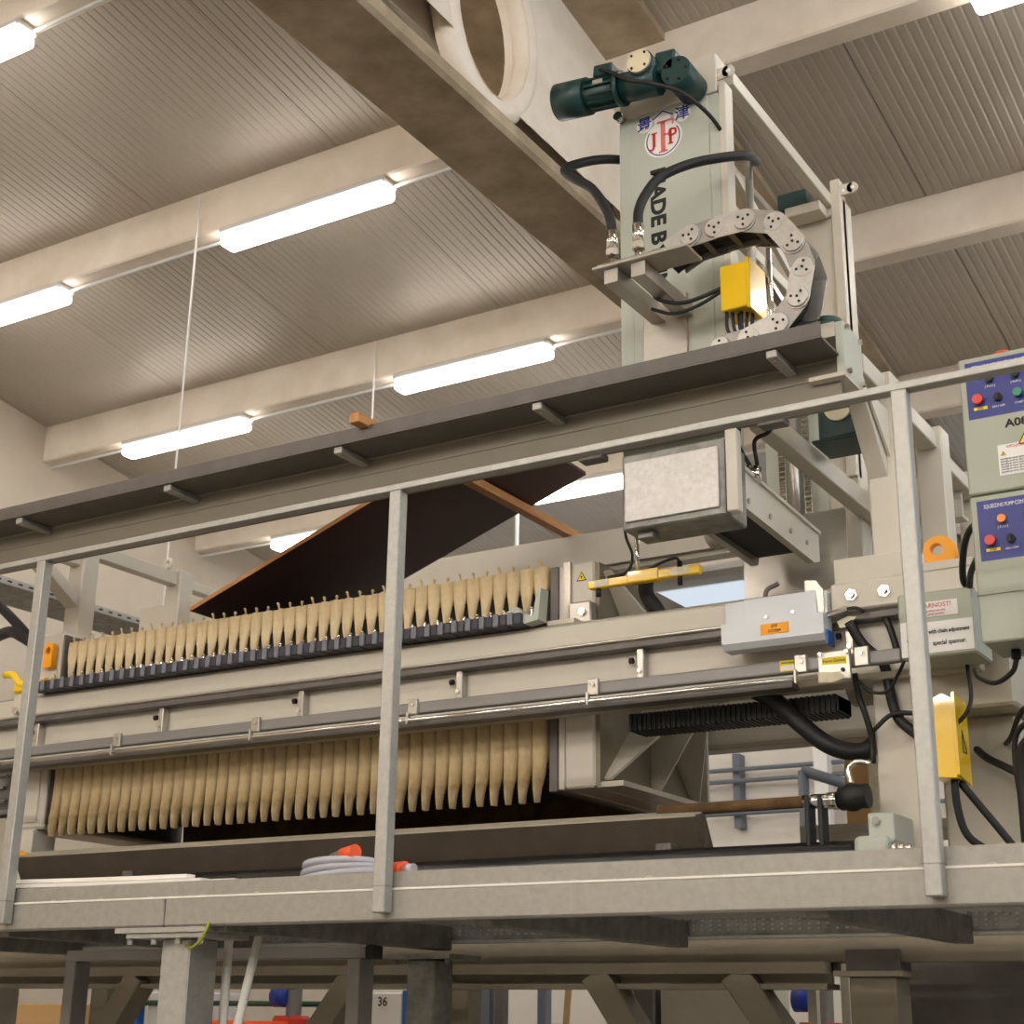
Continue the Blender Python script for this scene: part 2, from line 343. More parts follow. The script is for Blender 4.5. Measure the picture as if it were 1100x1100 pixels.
tagit(G().tube([(-3.345, 3.548, 1.862), (-3.30, 3.52, 1.853), (-3.24, 3.49, 1.868), (-3.215, 3.488, 1.90), (-3.21, 3.494, 1.925)], .0045, n=8).obj('earth_wire', 'earth'), 'green and yellow earthing wire between column and platform beam', 'wire')
# guardrail
gr = thing('guardrail', 'galvanised guardrail with three square posts along the walkway edge', 'guardrail', (-2.6, 3.48, 1.93))
G().box(-7.6, 2.2, 3.46, 3.50, 3.158, 3.178, bev=.002).obj('top_rail', 'galv', gr)
for px in (-5.62, -4.085, -2.567, -1.033, .5, 2.03):
    p = G().box(px - .02, px + .02, 3.458, 3.498, 1.935, 3.158, bev=.003).obj('post', 'galv', gr)
    G().box(px - .022, px + .022, 3.4575, 3.499, 2.006, 2.0075).obj('weld_seam', 'dark', p)
# things lying on the deck
for i, (x0, x1, yy, r_, zz) in enumerate([(-7.0, -3.36, 3.57, .020, 2.026), (-7.0, -3.30, 3.57, .020, 2.039), (-6.8, -3.29, 3.56, .018, 2.053), (-6.6, -3.36, 3.565, .018, 2.068), (-6.9, -3.22, 3.61, .016, 2.055)]):
    n = 14; gg = G(); P = [Vector((x0 + (x1 - x0) * t, yy + .012 * math.sin(3 * t + i), zz + (.016 * math.sin(math.pi * t) ** 2 if i > 1 else .004 * math.sin(math.pi * t)))) for t in [k / n for k in range(n + 1)]]
    R4 = [[gg.bm.verts.new(p + Vector((0, dy, dz))) for dy, dz in ((-r_, -.006), (r_, -.006), (r_, .006), (-r_, .006))] for p in P]
    for k in range(n):
        for q in range(4): gg.bm.faces.new((R4[k][q], R4[k][(q + 1) % 4], R4[k + 1][(q + 1) % 4], R4[k + 1][q]))
    gg.bm.faces.new(R4[0]); gg.bm.faces.new(R4[-1][::-1])
    tagit(gg.obj('trunking_strip', 'pvc', loc=(-5, yy, 2.02)), 'white plastic strip lying with others along the deck edge', 'plastic strip', 'white plastic strips on the deck')
hz_ = thing('garden_hose', 'coiled clear plastic hose with orange couplings on the deck', 'hose', (-2.8, 3.62, 2.02))
for k in range(4):
    a, c_ = .15 - .006 * k, .055 + .004 * (k % 2); zz = 2.034 + .017 * k
    G().tube([(-2.82 + a * math.cos(t), 3.62 + c_ * math.sin(t), zz + .012 * math.cos(t + .5 * k)) for t in [2 * math.pi * i / 14 for i in range(14)]], .011, n=8, sub=3, closed=True).obj('coil', 'clear', hz_)
G().tube([(-3.0, 3.58, 2.034), (-3.08, 3.56, 2.033), (-3.2, 3.57, 2.033)], .010, n=8).obj('loose_end', 'clear', hz_)
G().cyl((-2.845, 3.60, 2.105), (-2.80, 3.59, 2.112), .013, .017).obj('coupling_collar', 'dark', hz_)
G().cyl((-2.80, 3.59, 2.112), (-2.74, 3.575, 2.118), .0185, .021).obj('coupling', 'hoseor', hz_)
G().cyl((-2.585, 3.55, 2.058), (-2.535, 3.535, 2.058), .021, .021).obj('coupling', 'hoseor', hz_); G().cyl((-2.535, 3.535, 2.058), (-2.50, 3.528, 2.056), .014).obj('coupling_collar', 'clear', hz_)

# ------------------------------------------------------------------ filter press: frame
fr = thing('press_frame', 'cream painted filter press frame with side beams, heads and legs', 'machine frame', (-3.7, 5.5, 0))
def side_beam(y0, s):
    """s = 1: outer face towards -y"""
    Y = lambda d: (y0 + d * s)
    def bx(a, c, z0, z1, x0=-6.1, x1=-1.27, bev=.004): 
        lo, hi = sorted((Y(a), Y(c))); return G().box(x0, x1, lo, hi, z0, z1, bev=bev)
    t = bx(0, .11, 3.015, 3.112, bev=.008).obj('side_beam', 'cream', fr)
    bx(-.006, .0, 3.018, 3.030).obj('guide_strip', 'steel', t)
    bx(-.012, .05, 2.985, 3.012).obj('track', 'dark', t)
    bx(.05, .08, 2.80, 2.99).obj('beam_web', 'cream', t)
    bx(.0, .11, 2.775, 2.80).obj('beam_flange', 'creamd', t)
    bx(.005, .11, 3.1115, 3.120).obj('wear_strip', 'steel', t)
side_beam(4.95, 1); side_beam(6.09, -1)
# small hangers under the track
for k in range(6):
    hx = -1.71 - .807 * k
    h = G().box(hx - .014, hx + .014, 4.955, 4.998, 2.86, 2.985, bev=.003).obj('hanger', 'steel', fr)
    G().cyl((hx, 4.955, 2.90), (hx, 4.945, 2.90), .008, n=6).obj('bolt', 'chrome', h)
    G().cyl((hx - .05, 4.97, 2.945), (hx - .035, 4.97, 2.945), .012, n=8).obj('stop_knob', 'black', fr)
# head end block at the right, its foot plate and bolts
G().box(-1.76, -1.22, 4.93, 5.06, 3.022, 3.122, bev=.006).obj('head_block', 'cream', fr)
G().box(-1.50, -1.22, 4.935, 5.30, 3.123, 3.155, bev=.004).obj('head_cover', 'cream', fr)
G().box(-1.75, -1.505, 4.95, 5.2, 3.123, 3.215, bev=.004).obj('column_foot', 'cream', fr)
for bx_ in (-1.682, -1.566):
    G().cyl((bx_, 4.93, 3.072), (bx_, 4.918, 3.072), .021, n=6).cyl((bx_, 4.918, 3.072), (bx_, 4.905, 3.072), .012, n=8).obj('bolt', 'chrome', fr)
# right hand legs
lg = G().box(-1.655, -1.50, 5.00, 5.14, 1.99, 2.80, bev=.006).obj('leg', 'cream', fr)
G().box(-1.48, -1.22, 5.15, 5.55, 1.9, 2.66, bev=.01).obj('cylinder_block', 'creamd', fr)
G().box(-1.52, -1.18, 5.0, 5.8, 2.66, 2.96, bev=.01).obj('cylinder_block', 'creamd', fr)
G().box(-1.655, -1.50, 5.95, 6.09, 1.99, 2.80, bev=.006).obj('leg', 'cream', fr)
G().prism([(-1.42, 2.66), (-1.10, 2.52), (-1.10, 2.44), (-1.42, 2.60)], 'y', 5.2, 5.3).obj('bracket', 'creamd', fr)
# left fixed head
G().box(-6.0, -5.745, 5.06, 5.98, 2.50, 3.46, bev=.012).obj('fixed_head', 'cream', fr)
G().box(-5.94, -5.79, 5.050, 5.06, 2.53, 2.80, bev=.004).obj('head_panel', 'cream', fr)
G().box(-5.742, -5.73, 5.06, 5.98, 2.52, 3.44).obj('head_liner', 'dark', fr)
G().box(-5.93, -5.80, 5.05, 5.2, 1.99, 2.50, bev=.006).obj('leg', 'cream', fr); G().box(-5.93, -5.80, 5.8, 5.95, 1.99, 2.50, bev=.006).obj('leg', 'cream', fr)
ba = thing('support_base', 'taupe welded support base with slanting braces under the filter press', 'base frame', (-3.7, 5.05, 0))  # base coloured darker to stand in for shade under the deck
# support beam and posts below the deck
sb = G().box(-6.2, -1.86, 4.98, 5.10, 1.775, 1.793).box(-6.2, -1.86, 5.03, 5.05, 1.793, 1.865).obj('support_beam', 'shadetoned', ba)
G().box(-6.2, -1.86, 4.96, 5.12, 1.825, 1.862).obj('beam_strip', 'shadetoned', ba); G().box(-6.2, -1.2, 5.02, 5.10, 1.862, 1.99).obj('support_beam', 'shadetoned', ba); G().box(-1.198, 2.0, 5.02, 5.12, 1.80, 1.99).obj('support_beam', 'dark', ba)
G().box(-1.785, -1.63, 4.98, 5.13, 0, 1.815, bev=.006).obj('support_post', 'shadetoned', ba)
G().box(-1.83, -1.60, 4.96, 5.16, 1.815, 1.832).obj('cap_plate', 'shadetoned', ba)
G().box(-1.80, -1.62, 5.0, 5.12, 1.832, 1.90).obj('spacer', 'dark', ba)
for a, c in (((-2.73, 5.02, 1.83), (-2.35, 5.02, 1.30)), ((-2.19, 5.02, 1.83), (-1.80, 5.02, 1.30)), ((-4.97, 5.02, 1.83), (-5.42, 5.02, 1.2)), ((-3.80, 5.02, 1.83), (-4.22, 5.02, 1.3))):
    G().bar(a, c, .10, .11, up=(0, 1, 0), bev=.004).obj('brace', 'shadetoned', ba)
G().box(-6.2, -1.2, 5.82, 6.08, 1.90, 1.99).obj('support_beam', 'shadetoned', ba)
for px_ in (-6.1, -3.9): G().box(px_ - .06, px_ + .06, 5.86, 5.98, 0, 1.90, bev=.006).obj('support_post', 'shadetoned', ba)
# brown muddy tray under the plates
G().box(-5.7, -2.6, 5.06, 5.98, 2.25, 2.27).obj('cake_tray', 'mud', fr)
G().prism([(5.98, 2.27), (5.955, 2.62), (5.97, 2.62), (6.0, 2.27)], 'x', -5.7, -2.99).obj('tray_side', 'mud', fr)
# end portal columns and cross members for the travelling rails
for (cx0, cx1, ytop) in ((-1.655, -1.545, 3.95),):
    po = thing('end_portal', 'cream portal of columns and beams above the cylinder end of the press', 'portal frame', (-1.6, 5.6, 3.12))
    G().box(cx0, cx1, 5.10, 5.21, 3.12, 3.955, bev=.006).obj('portal_column', 'cream', po)
    G().box(cx0, cx1, 5.72, 5.83, 3.12, 3.955, bev=.006).obj('portal_column', 'cream', po)
    G().box(cx0, cx1, 6.30, 6.41, 3.0, 3.955, bev=.006).obj('portal_column', 'cream', po)
    G().box(cx0 + .02, cx1 - .02, 4.86, 5.10, 3.86, 3.935, bev=.004).obj('portal_arm', 'cream', po)
    G().box(cx0 + .02, cx1 - .02, 5.21, 5.72, 3.86, 3.93, bev=.004).obj('portal_beam', 'cream', po)
    G().box(cx0 + .02, cx1 - .02, 5.83, 6.30, 3.82, 3.88, bev=.004).obj('portal_beam', 'cream', po)
    G().bar((cx0 + .04, 5.12, 3.56), (cx0 + .04, 4.86, 3.86), .05, .07, up=(1, 0, 0), bev=.003).obj('gusset', 'cream', po)
    G().prism([(4.88, 3.80), (5.10, 3.62), (5.10, 3.80)], 'x', cx1 - .03, cx1 - .02).obj('gusset', 'cream', po)
for (cx0, cx1) in ((-6.06, -5.95),):
    po = thing('end_portal', 'cream portal of columns and beams above the fixed head of the press', 'portal frame', (-6.0, 5.6, 3.12))
    G().box(cx0, cx1, 5.32, 5.43, 3.12, 4.12, bev=.006).obj('portal_column', 'cream', po)
    G().box(cx0, cx1, 6.03, 6.14, 3.12, 4.06, bev=.006).obj('portal_column', 'cream', po)
    G().box(cx0 + .02, cx1 - .02, 5.43, 6.03, 3.97, 4.045, bev=.004).obj('portal_beam', 'cream', po)
    G().box(cx0 + .02, cx1 - .02, 6.14, 6.75, 3.97, 4.02, bev=.004).obj('portal_beam', 'cream', po)
    G().box(cx0 + .02, cx1 - .02, 4.86, 5.32, 3.90, 3.97, bev=.004).obj('portal_arm', 'cream', po)
    G().bar((cx0 + .05, 5.34, 3.70), (cx0 + .05, 4.98, 3.92), .06, .09, up=(1, 0, 0), bev=.003).obj('gusset', 'cream', po)
def eye(parent, c, r, th, m, axis='y', name='lifting_eye'):
    pts = [(c[0] + r * .72 * math.cos(t), c[1], c[2] + r * .72 * math.sin(t)) if axis == 'y' else (c[0], c[1] + r * .72 * math.cos(t), c[2] + r * .72 * math.sin(t)) for t in [2 * math.pi * i / 16 for i in range(16)]]
    return G().tube(pts, r * .36, n=8, sub=1, closed=True).obj(name, m, parent)
eye(po, (-5.97, 5.95, 4.075), .032, .02, 'cream'); eye(po, (-5.97, 5.48, 4.075), .032, .02, 'cream')
# yellow lugs, latch and warning plate
def lug(parent, x0, x1, y0, y1, z0, z1, hx, hz, hr, m):
    cu2 = bpy.data.curves.new('lug', 'CURVE'); cu2.dimensions = '2D'; cu2.fill_mode = 'BOTH'; cu2.extrude = (y1 - y0) / 2
    def sp(pts):
        s_ = cu2.splines.new('POLY'); s_.points.add(len(pts) - 1); s_.use_cyclic_u = True
        for p, q in zip(s_.points, pts): p.co = (q[0], q[1], 0, 1)
    R_ = (x1 - x0) * .42; zc = z1 - R_
    sp([(x0, z0), (x1, z0)] + [((x0 + x1) / 2 + (x1 - x0) / 2 * math.cos(t), zc + R_ * math.sin(t)) for t in [math.pi * i / 12 for i in range(13)]])
    sp([(hx + hr * math.cos(t), hz + hr * math.sin(t)) for t in [2 * math.pi * i / 18 for i in range(18)]])
    oo = bpy.data.objects.new('lug', cu2); COL.objects.link(oo); d = bpy.context.evaluated_depsgraph_get(); d.update()
    me = bpy.data.meshes.new_from_object(oo.evaluated_get(d)); bpy.data.objects.remove(oo)
    for v in me.vertices: v.co = Vector((v.co.x, (y0 + y1) / 2 + v.co.z, v.co.y)) - LOC[parent]
    me.materials.clear(); me.materials.append(M[m]); o = bpy.data.objects.new('lifting_lug', me); COL.objects.link(o); o.parent = parent; LOC[o] = LOC[parent]; return o
lug(fr, -1.43, -1.322, 4.95, 4.985, 3.155, 3.247, -1.385, 3.20, .022, 'orange')
lug(fr, -5.83, -5.77, 5.02, 5.05, 3.275, 3.40, -5.80, 3.36, .018, 'orange')
def warn_tri(parent, cx, y, cz, s, plate=True):
    if plate: G().box(cx - s, cx + s, y + .0005, y + .0015, cz - s, cz + s * 1.05).obj('warning_label', 'white', parent)
    G().prism([(cx - s * .8, cz - s * .55), (cx + s * .8, cz - s * .55), (cx, cz + s * .85)], 'y', y - .0003, y + .0005).obj('warning_border', 'ink', parent)
    G().prism([(cx - s * .62, cz - s * .45), (cx + s * .62, cz - s * .45), (cx, cz + s * .64)], 'y', y - .0008, y).obj('warning_triangle', 'ylabel', parent)
    G().prism([(cx + s * .10, cz + s * .35), (cx - s * .2, cz - s * .05), (cx, cz - s * .05), (cx - s * .1, cz - s * .35), (cx + s * .22, cz + s * .05), (cx + s * .02, cz + s * .05)], 'y', y - .0014, y - .0008).obj('warning_bolt', 'ink', parent)
warn_tri(fr, -5.765, 5.045, 3.225, .026, False)
lt = thing('cam_latch', 'yellow hooked latch on the cream side beam', 'latch', (-5.8, 4.95, 3.11))
G().tube([(-5.96, 4.91, 3.235), (-5.90, 4.91, 3.225), (-5.84, 4.91, 3.175), (-5.78, 4.91, 3.165), (-5.66, 4.91, 3.17)], .02, n=8).obj('hook', 'yellow', lt)
G().box(-5.88, -5.79, 4.895, 4.945, 3.13, 3.185, bev=.01).obj('hook_body', 'yellow', lt); G().box(-5.88, -5.81, 4.91, 4.948, 3.03, 3.13, bev=.006).obj('pivot', 'cream', lt)
G().cyl((-5.845, 4.91, 3.045), (-5.845, 4.895, 3.045), .018, n=6).obj('bolt', 'chrome', lt)

# ------------------------------------------------------------------ filter plates
NP, PX0, PX1 = 42, -5.695, -3.025
pitch = (PX1 - PX0) / (NP - 1)
def cloth_mesh(seed):
    rnd = random.Random(seed); b = bmesh.new(); hw = pitch * .5
    # upper sleeve: full at the top, pinched towards the handle; then a round lower sleeve that ends in a point
    rows = [(3.405, 1.0, .003), (3.395, 1.03, .010), (3.37, 1.0, .013), (3.34, .97, .012), (3.325, .95, .012), (3.30, .86, .014), (3.275, .72, .015), (3.25, .56, .016), (3.225, .42, .015), (3.165, .34, .012), (3.05, .8, .012),
            (2.85, 1.0, .012), (2.80, 1.0, .013), (2.76, 1.0, .014), (2.72, 1.0, .013), (2.68, 1.0, .015), (2.64, 1.0, .016), (2.60, 1.0, .020), (2.575, .97, .026), (2.55, .86, .030), (2.52, .66, .028), (2.49, .44, .024), (2.462, .24, .014)]
    n = 9; R_ = []
    for ri, (z, wf, bul) in enumerate(rows):
        lean = -hw * .38 * max(0, (2.58 - z) / .12)
        tw = rnd.uniform(-.10, .10) if z > 3.2 else rnd.uniform(-.04, .04)
        row = []
        for i in range(n):
            t = -1 + 2 * i / (n - 1)
            fold = .006 * math.sin(3.2 * t + seed * 1.7 + z * 34) if z > 3.15 else .003 * math.sin(4 * t + z * 25 + seed)
            row.append(b.verts.new((hw * wf * t + lean + tw * hw * (1 - abs(t)), -bul * (1 - abs(t) ** (3 if z > 2.58 else 2)) + fold * (1 - t * t), z + rnd.uniform(-.002, .002))))
        R_.append(row)
    for j in range(len(R_) - 1):
        for i in range(n - 1):
            f = b.faces.new((R_[j][i], R_[j + 1][i], R_[j + 1][i + 1], R_[j][i + 1])); f.smooth = True
            f.material_index = 0 if rows[j][0] > 3.0 else 1
    # returns to the plate
    for side in (0, -1):
        back = [b.verts.new((r[side].co.x * (.9 if 2.6 < z0 < 3.2 or z0 > 3.31 else .45) , .05 if 2.6 < z0 < 3.2 or z0 > 3.31 else .012, r[side].co.z)) for r, (z0, _w, _b) in zip(R_, rows)]
        for j in range(len(R_) - 1):
            f = b.faces.new((R_[j][side], back[j], back[j + 1], R_[j + 1][side])); f.smooth = True; f.material_index = 0 if rows[j][0] > 3.0 else 1
    bmesh.ops.recalc_face_normals(b, faces=b.faces[:])
    me = bpy.data.meshes.new('cloth'); b.to_mesh(me); b.free(); me.materials.append(M['cloth']); me.materials.append(M['clothd']); return me
cloths = [cloth_mesh(s) for s in range(7)]
core_me = G().box(-.022, .022, .045, .86, 2.60, 3.395, bev=.006).mesh('plate_body'); core_me.materials.append(M['core'])
hand_me = G().box(-pitch * .47, pitch * .47, -.205, .05, 3.121, 3.168, bev=.004).mesh('handle'); hand_me.materials.append(M['handle'])
tab_me = G().box(-pitch * .40, -pitch * .02, -.216, -.205, 3.119, 3.170, bev=.003).mesh('handle_clip'); tab_me.materials.append(M['tab'])
hook_me = G().cyl((.030, -.012, 3.168), (.030, -.012, 3.235), .005, n=8).sphere((.030, -.012, 3.238), .008, 8).mesh('eyelet'); hook_me.materials.append(M['chrome'])
ties = []
for s in range(4):
    rr = random.Random(50 + s); h = rr.uniform(.02, .036); dx = rr.uniform(-.01, .012)
    me = G().tube([(-.004, .01, 3.395), (dx * .3, .0, 3.40 + h * .5), (dx, -.004, 3.40 + h), (dx + .008, .0, 3.40 + h * .7)], .0045, n=6, sub=3).mesh('cloth_tie'); me.materials.append(M['cloth']); ties.append(me)
for i in range(NP):
    x = PX0 + pitch * i
    t = thing('filter_plate', 'filter plate wrapped in beige cloth with a charcoal handle on the side beam', 'filter plate', (x, 5.085, 0), 'row of filter plates in the press')
    if i == 0: t['label'] = 'beige cloth filter plate pressed against the fixed head'
    if i == NP - 1: t['label'] = 'beige cloth filter plate touching the pressing head and pawl'
    for nm, me in (('plate_body', core_me), ('cloth', cloths[(i * 3) % 7]), ('handle', hand_me), ('handle_clip', tab_me), ('eyelet', hook_me), ('cloth_tie', ties[(i * 5 + i // 3) % 4])):
        o = bpy.data.objects.new(nm, me); COL.objects.link(o); o.parent = t

# ------------------------------------------------------------------ pressing head (follower)
fo = thing('pressing_head', 'cream pressing head with welded gussets next to the last filter plate', 'pressing head', (-2.85, 5.5, 2.5))
G().box(-2.985, -2.945, 5.09, 5.95, 2.50, 3.40, bev=.004).obj('seal_plate', 'dark', fo)
G().box(-2.94, -2.91, 5.085, 5.95, 2.505, 3.395, bev=.004).obj('press_plate', 'cream', fo)
G().box(-2.905, -2.775, 5.075, 5.95, 2.505, 3.40, bev=.008).obj('press_block', 'cream', fo)
# bottom and side frame of the tapered back
G().box(-2.775, -2.756, 5.085, 5.95, 2.51, 3.39).obj('back_plate', 'shadetoned', fo)  # darker colour stands in for the shade behind the pressing head
cy = (-2.52, 5.52, 2.93)
for (y, z) in ((5.12, 2.54), (5.52, 2.53), (5.90, 2.54), (5.12, 3.36), (5.52, 3.37), (5.9, 3.36)):
    d = Vector((0, y - cy[1], z - cy[2])); u = d.normalized(); s_ = Vector((1, 0, 0)).cross(u) * .006
    gg = G(); P = [Vector((-2.756, y, z)), Vector((-2.756, cy[1], cy[2])) + u * .09, Vector((-2.53, cy[1], cy[2])) + u * .10, Vector((-2.725, y, z))]
    a = [gg.bm.verts.new(p + s_) for p in P]; c = [gg.bm.verts.new(p - s_) for p in P]
    gg.bm.faces.new(a); gg.bm.faces.new(c[::-1])
    for i in range(4): gg.bm.faces.new((a[i], c[i], c[(i + 1) % 4], a[(i + 1) % 4]))
    gg.obj('gusset', 'cream', fo)
G().box(-2.755, -2.70, 5.93, 5.95, 2.51, 3.39).obj('rear_flange', 'cream', fo)
G().cyl((-2.76, *cy[1:]), (-2.46, *cy[1:]), .11, n=24).obj('rod_socket', 'creamd', fo)
G().box(-2.77, -2.66, 5.09, 5.94, 2.505, 2.525).obj('lower_flange', 'cream', fo)
G().box(-2.86, -2.76, 5.02, 5.07, 3.12, 3.22, bev=.006).obj('roller_bracket', 'steel', fo); G().cyl((-2.795, 5.02, 3.175), (-2.795, 5.005, 3.175), .014, n=10).obj('bolt', 'chrome', fo)
G().box(-2.92, -2.80, 4.96, 5.07, 3.122, 3.14).obj('shoe', 'cream', fo)
G().box(-2.905, -2.875, 5.06, 5.075, 3.15, 3.40).obj('stiffener', 'steel', fo)
warn_tri(fo, -2.83, 5.072, 3.335, .028, False)
pw = tagit(G().prism([(-3.10, 3.165), (-3.03, 3.20), (-2.99, 3.165), (-2.95, 3.155), (-2.93, 3.26), (-2.915, 3.26), (-2.925, 3.135), (-2.99, 3.125), (-3.03, 3.175), (-3.09, 3.145)], 'y', 4.90, 4.96).obj('pawl', 'mast'), 'grey green forked pulling pawl at the last filter plate', 'pawl')
# hydraulic ram from the head block to the follower
ra = thing('hydraulic_ram', 'chrome hydraulic ram pushing the pressing head', 'ram', (-2.0, 5.52, 2.93))
G().cyl((-2.46, *cy[1:]), (-1.9, *cy[1:]), .055, n=20).obj('rod', 'chrome', ra); G().cyl((-1.9, *cy[1:]), (-1.52, *cy[1:]), .12, n=24).obj('barrel', 'creamd', ra)

# ------------------------------------------------------------------ safety bar: grey tube, chrome rod, clamps
sbx = thing('safety_bar', 'long grey safety tube with a chrome rod below it along the side beam', 'safety bar', (-3.7, 4.86, 2.83))
G().box(-6.1, -1.50, 4.85, 4.885, 2.805, 2.852, bev=.008, seg=2).obj('tube', 'tubegrey', sbx)
G().box(-6.1, -1.9, 4.89, 4.96, 2.765, 2.80).obj('lower_channel', 'dark', sbx)
G().cyl((-6.1, 4.832, 2.778), (-1.74, 4.832, 2.778), .0085, n=10).obj('rod', 'chrome', sbx)
for k in range(6):
    hx = -1.845 - .808 * k
    c = G().box(hx - .022, hx + .022, 4.835, 4.852, 2.80, 2.862, bev=.003).box(hx - .022, hx - .012, 4.822, 4.845, 2.762, 2.81, bev=.002).obj('clamp', 'steel', sbx)
    G().cyl((hx + .004, 4.835, 2.838), (hx + .004, 4.828, 2.838), .007, n=8).obj('bolt', 'chrome', c)
fd = thing('trip_switch', 'steel switch plate with a yellow label at the end of the safety bar', 'switch', (-1.72, 4.83, 2.8))
G().box(-1.778, -1.664, 4.82, 4.833, 2.758, 2.858, bev=.003).obj('plate', 'steel', fd)
G().box(-1.762, -1.678, 4.8185, 4.82, 2.812, 2.836).obj('label', 'ylabel', fd); text('Force Device', (-1.72, 4.818, 2.824), .016, 'ink', fd, align='CENTER', xs=.9)
G().prism([(-1.778, 2.79), (-1.70, 2.785), (-1.69, 2.762), (-1.73, 2.75), (-1.778, 2.755)], 'y', 4.818, 4.82).obj('paper_tag', 'paper', fd)
for bx_, bz in ((-1.768, 2.85), (-1.675, 2.85), (-1.69, 2.79)): G().cyl((bx_, 4.82, bz), (bx_, 4.812, bz), .007, n=8).obj('bolt', 'chrome' if bz > 2.8 else 'black', fd)
G().box(-1.655, -1.605, 4.832, 4.85, 2.80, 2.866, bev=.003).obj('clamp', 'steel', fd); G().cyl((-1.63, 4.832, 2.842), (-1.63, 4.825, 2.842), .007, n=8).obj('bolt', 'chrome', fd)
lb = thing('bar_label', 'yellow and white printed label on the grey safety tube', 'label', (-1.88, 4.849, 2.835)); G().box(-1.925, -1.868, 4.8485, 4.8495, 2.812, 2.850).obj('backing', 'ylabel', lb)
G().box(-1.922, -1.872, 4.848, 4.8485, 2.816, 2.833).obj('print_field', 'white', lb); text('WARNING', (-1.896, 4.8475, 2.842), .010, 'ink', lb, align='CENTER')

# ------------------------------------------------------------------ sensor housing on the side beam
se = thing('sensor_housing', 'pale bent sheet sensor housing with an orange label on the side beam', 'sensor housing', (-1.95, 4.9, 2.95))
G().prism([(4.86, 2.935), (4.86, 3.008), (4.905, 3.012), (4.905, 3.095), (4.945, 3.095), (4.945, 2.915), (4.88, 2.915)], 'x', -2.145, -1.765).obj('cover', 'sensor', se)
G().box(-2.07, -1.80, 4.898, 4.906, 3.0, 3.10, bev=.002).obj('upper_plate', 'sensor', se)
G().box(-1.995, -1.89, 4.857, 4.8605, 2.952, 2.990).obj('label', 'orange', se)
text('STV', (-1.943, 4.856, 2.979), .014, 'ink', se, align='CENTER'); text('SYSTEM', (-1.943, 4.856, 2.962), .014, 'ink', se, align='CENTER')
for bx_, bz in ((-2.12, 3.0), (-1.985, 3.025), (-1.885, 3.03)): G().cyl((bx_, 4.90, bz), (bx_, 4.888, bz), .006, n=8).obj('bolt', 'chrome', se)
G().tube([(-2.0, 4.92, 3.09), (-1.99, 4.92, 3.13), (-1.955, 4.92, 3.145), (-1.945, 4.92, 3.15)], .009, n=8).obj('cable', 'dark', se)
G().prism([(-1.84, 3.08), (-1.84, 3.14), (-1.80, 3.135), (-1.775, 3.10), (-1.775, 3.02), (-1.795, 3.02), (-1.80, 3.08)], 'y', 4.90, 4.915).obj('side_bracket', 'steel', se)
G().box(-1.765, -1.757, 4.875, 4.94, 2.90, 2.95).obj('blue_seal', 'bluepaint', se)
G().cyl((-1.765, 4.90, 3.005), (-1.69, 4.90, 3.02), .011, n=8).obj('plug', 'chrome', se); G().tube([(-1.69, 4.90, 3.02), (-1.66, 4.90, 3.018), (-1.635, 4.91, 3.005)], .006, n=8).obj('cable', 'black', se)
G().prism([(-1.74, 2.985), (-1.70, 3.0), (-1.67, 2.995), (-1.70, 2.965), (-1.73, 2.96)], 'y', 4.925, 4.928).obj('paper_tag', 'paper', se)
# polished shield behind the housing
sh = tagit(G().box(-2.37, -1.925, 5.62, 5.626, 3.0, 3.64).obj('splash_shield', 'steel'), 'polished stainless splash sheet standing behind the sensor housing', 'shield')

# ------------------------------------------------------------------ drip flap, shafts and lever under the plates
fl = thing('drip_flap', 'long dark sheet drip flap hinged under the filter plates', 'flap', (-3.9, 4.85, 2.3))
G().prism([(4.80, 2.340), (4.86, 2.362), (4.862, 2.356), (4.802, 2.333)], 'x', -5.62, -2.235).obj('lip', 'creamd', fl)
G().prism([(4.80, 2.340), (4.806, 2.338), (4.872, 2.226), (4.866, 2.224)], 'x', -5.62, -2.20).obj('sheet', 'flapshade', fl)  # downward face coloured darker than the lip, as shade
G().prism([(4.80, 2.340), (4.86, 2.362), (4.90, 2.23), (4.866, 2.224)], 'x', -2.235, -2.225).obj('end_plate', 'creamd', fl)
for hx in (-2.36, -3.6, -4.9): G().box(hx - .03, hx + .03, 4.80, 4.87, 2.222, 2.25, bev=.004).obj('hinge', 'dark', fl)
G().prism([(-5.62, 2.34), (-5.52, 2.342), (-5.56, 2.362), (-5.62, 2.362)], 'y', 4.795, 4.80).obj('paint_mark', 'orange', fl)
sf = thing('flap_shaft', 'glossy black shaft running the length of the press above the deck', 'shaft', (-3.7, 4.80, 2.2))
G().cyl((-5.7, 4.80, 2.185), (-1.66, 4.80, 2.185), .042, n=20).obj('pipe', 'blackgl', sf)
G().box(-1.665, -1.55, 4.745, 4.86, 2.13, 2.235, bev=.02, seg=3).obj('bearing', 'mast', sf); G().box(-1.63, -1.545, 4.80, 5.0, 2.22, 2.31, bev=.004).obj('bearing_bracket', 'mast', sf)
G().cyl((-1.60, 4.80, 2.285), (-1.60, 4.788, 2.285), .014, n=10).obj('bolt', 'chrome', sf)
for k in range(3): G().cyl((-1.54 + .022 * k, 4.76, 2.19), (-1.525 + .022 * k, 4.76, 2.19), .022 - .004 * k, n=10).obj('nut', 'chrome', sf)
for s_ in (-.022, .022): G().box(-1.80 + s_ - .008, -1.80 + s_ + .008, 4.77, 4.83, 2.20, 2.375, bev=.003).obj('lever', 'black', sf)
G().cyl((-1.84, 4.80, 2.358), (-1.76, 4.80, 2.358), .024, n=14).obj('lever_pin', 'chrome', sf)
ac = thing('flap_actuator', 'brown steel rod with a black rounded end cap beside the leg', 'actuator', (-2.1, 4.85, 2.36))
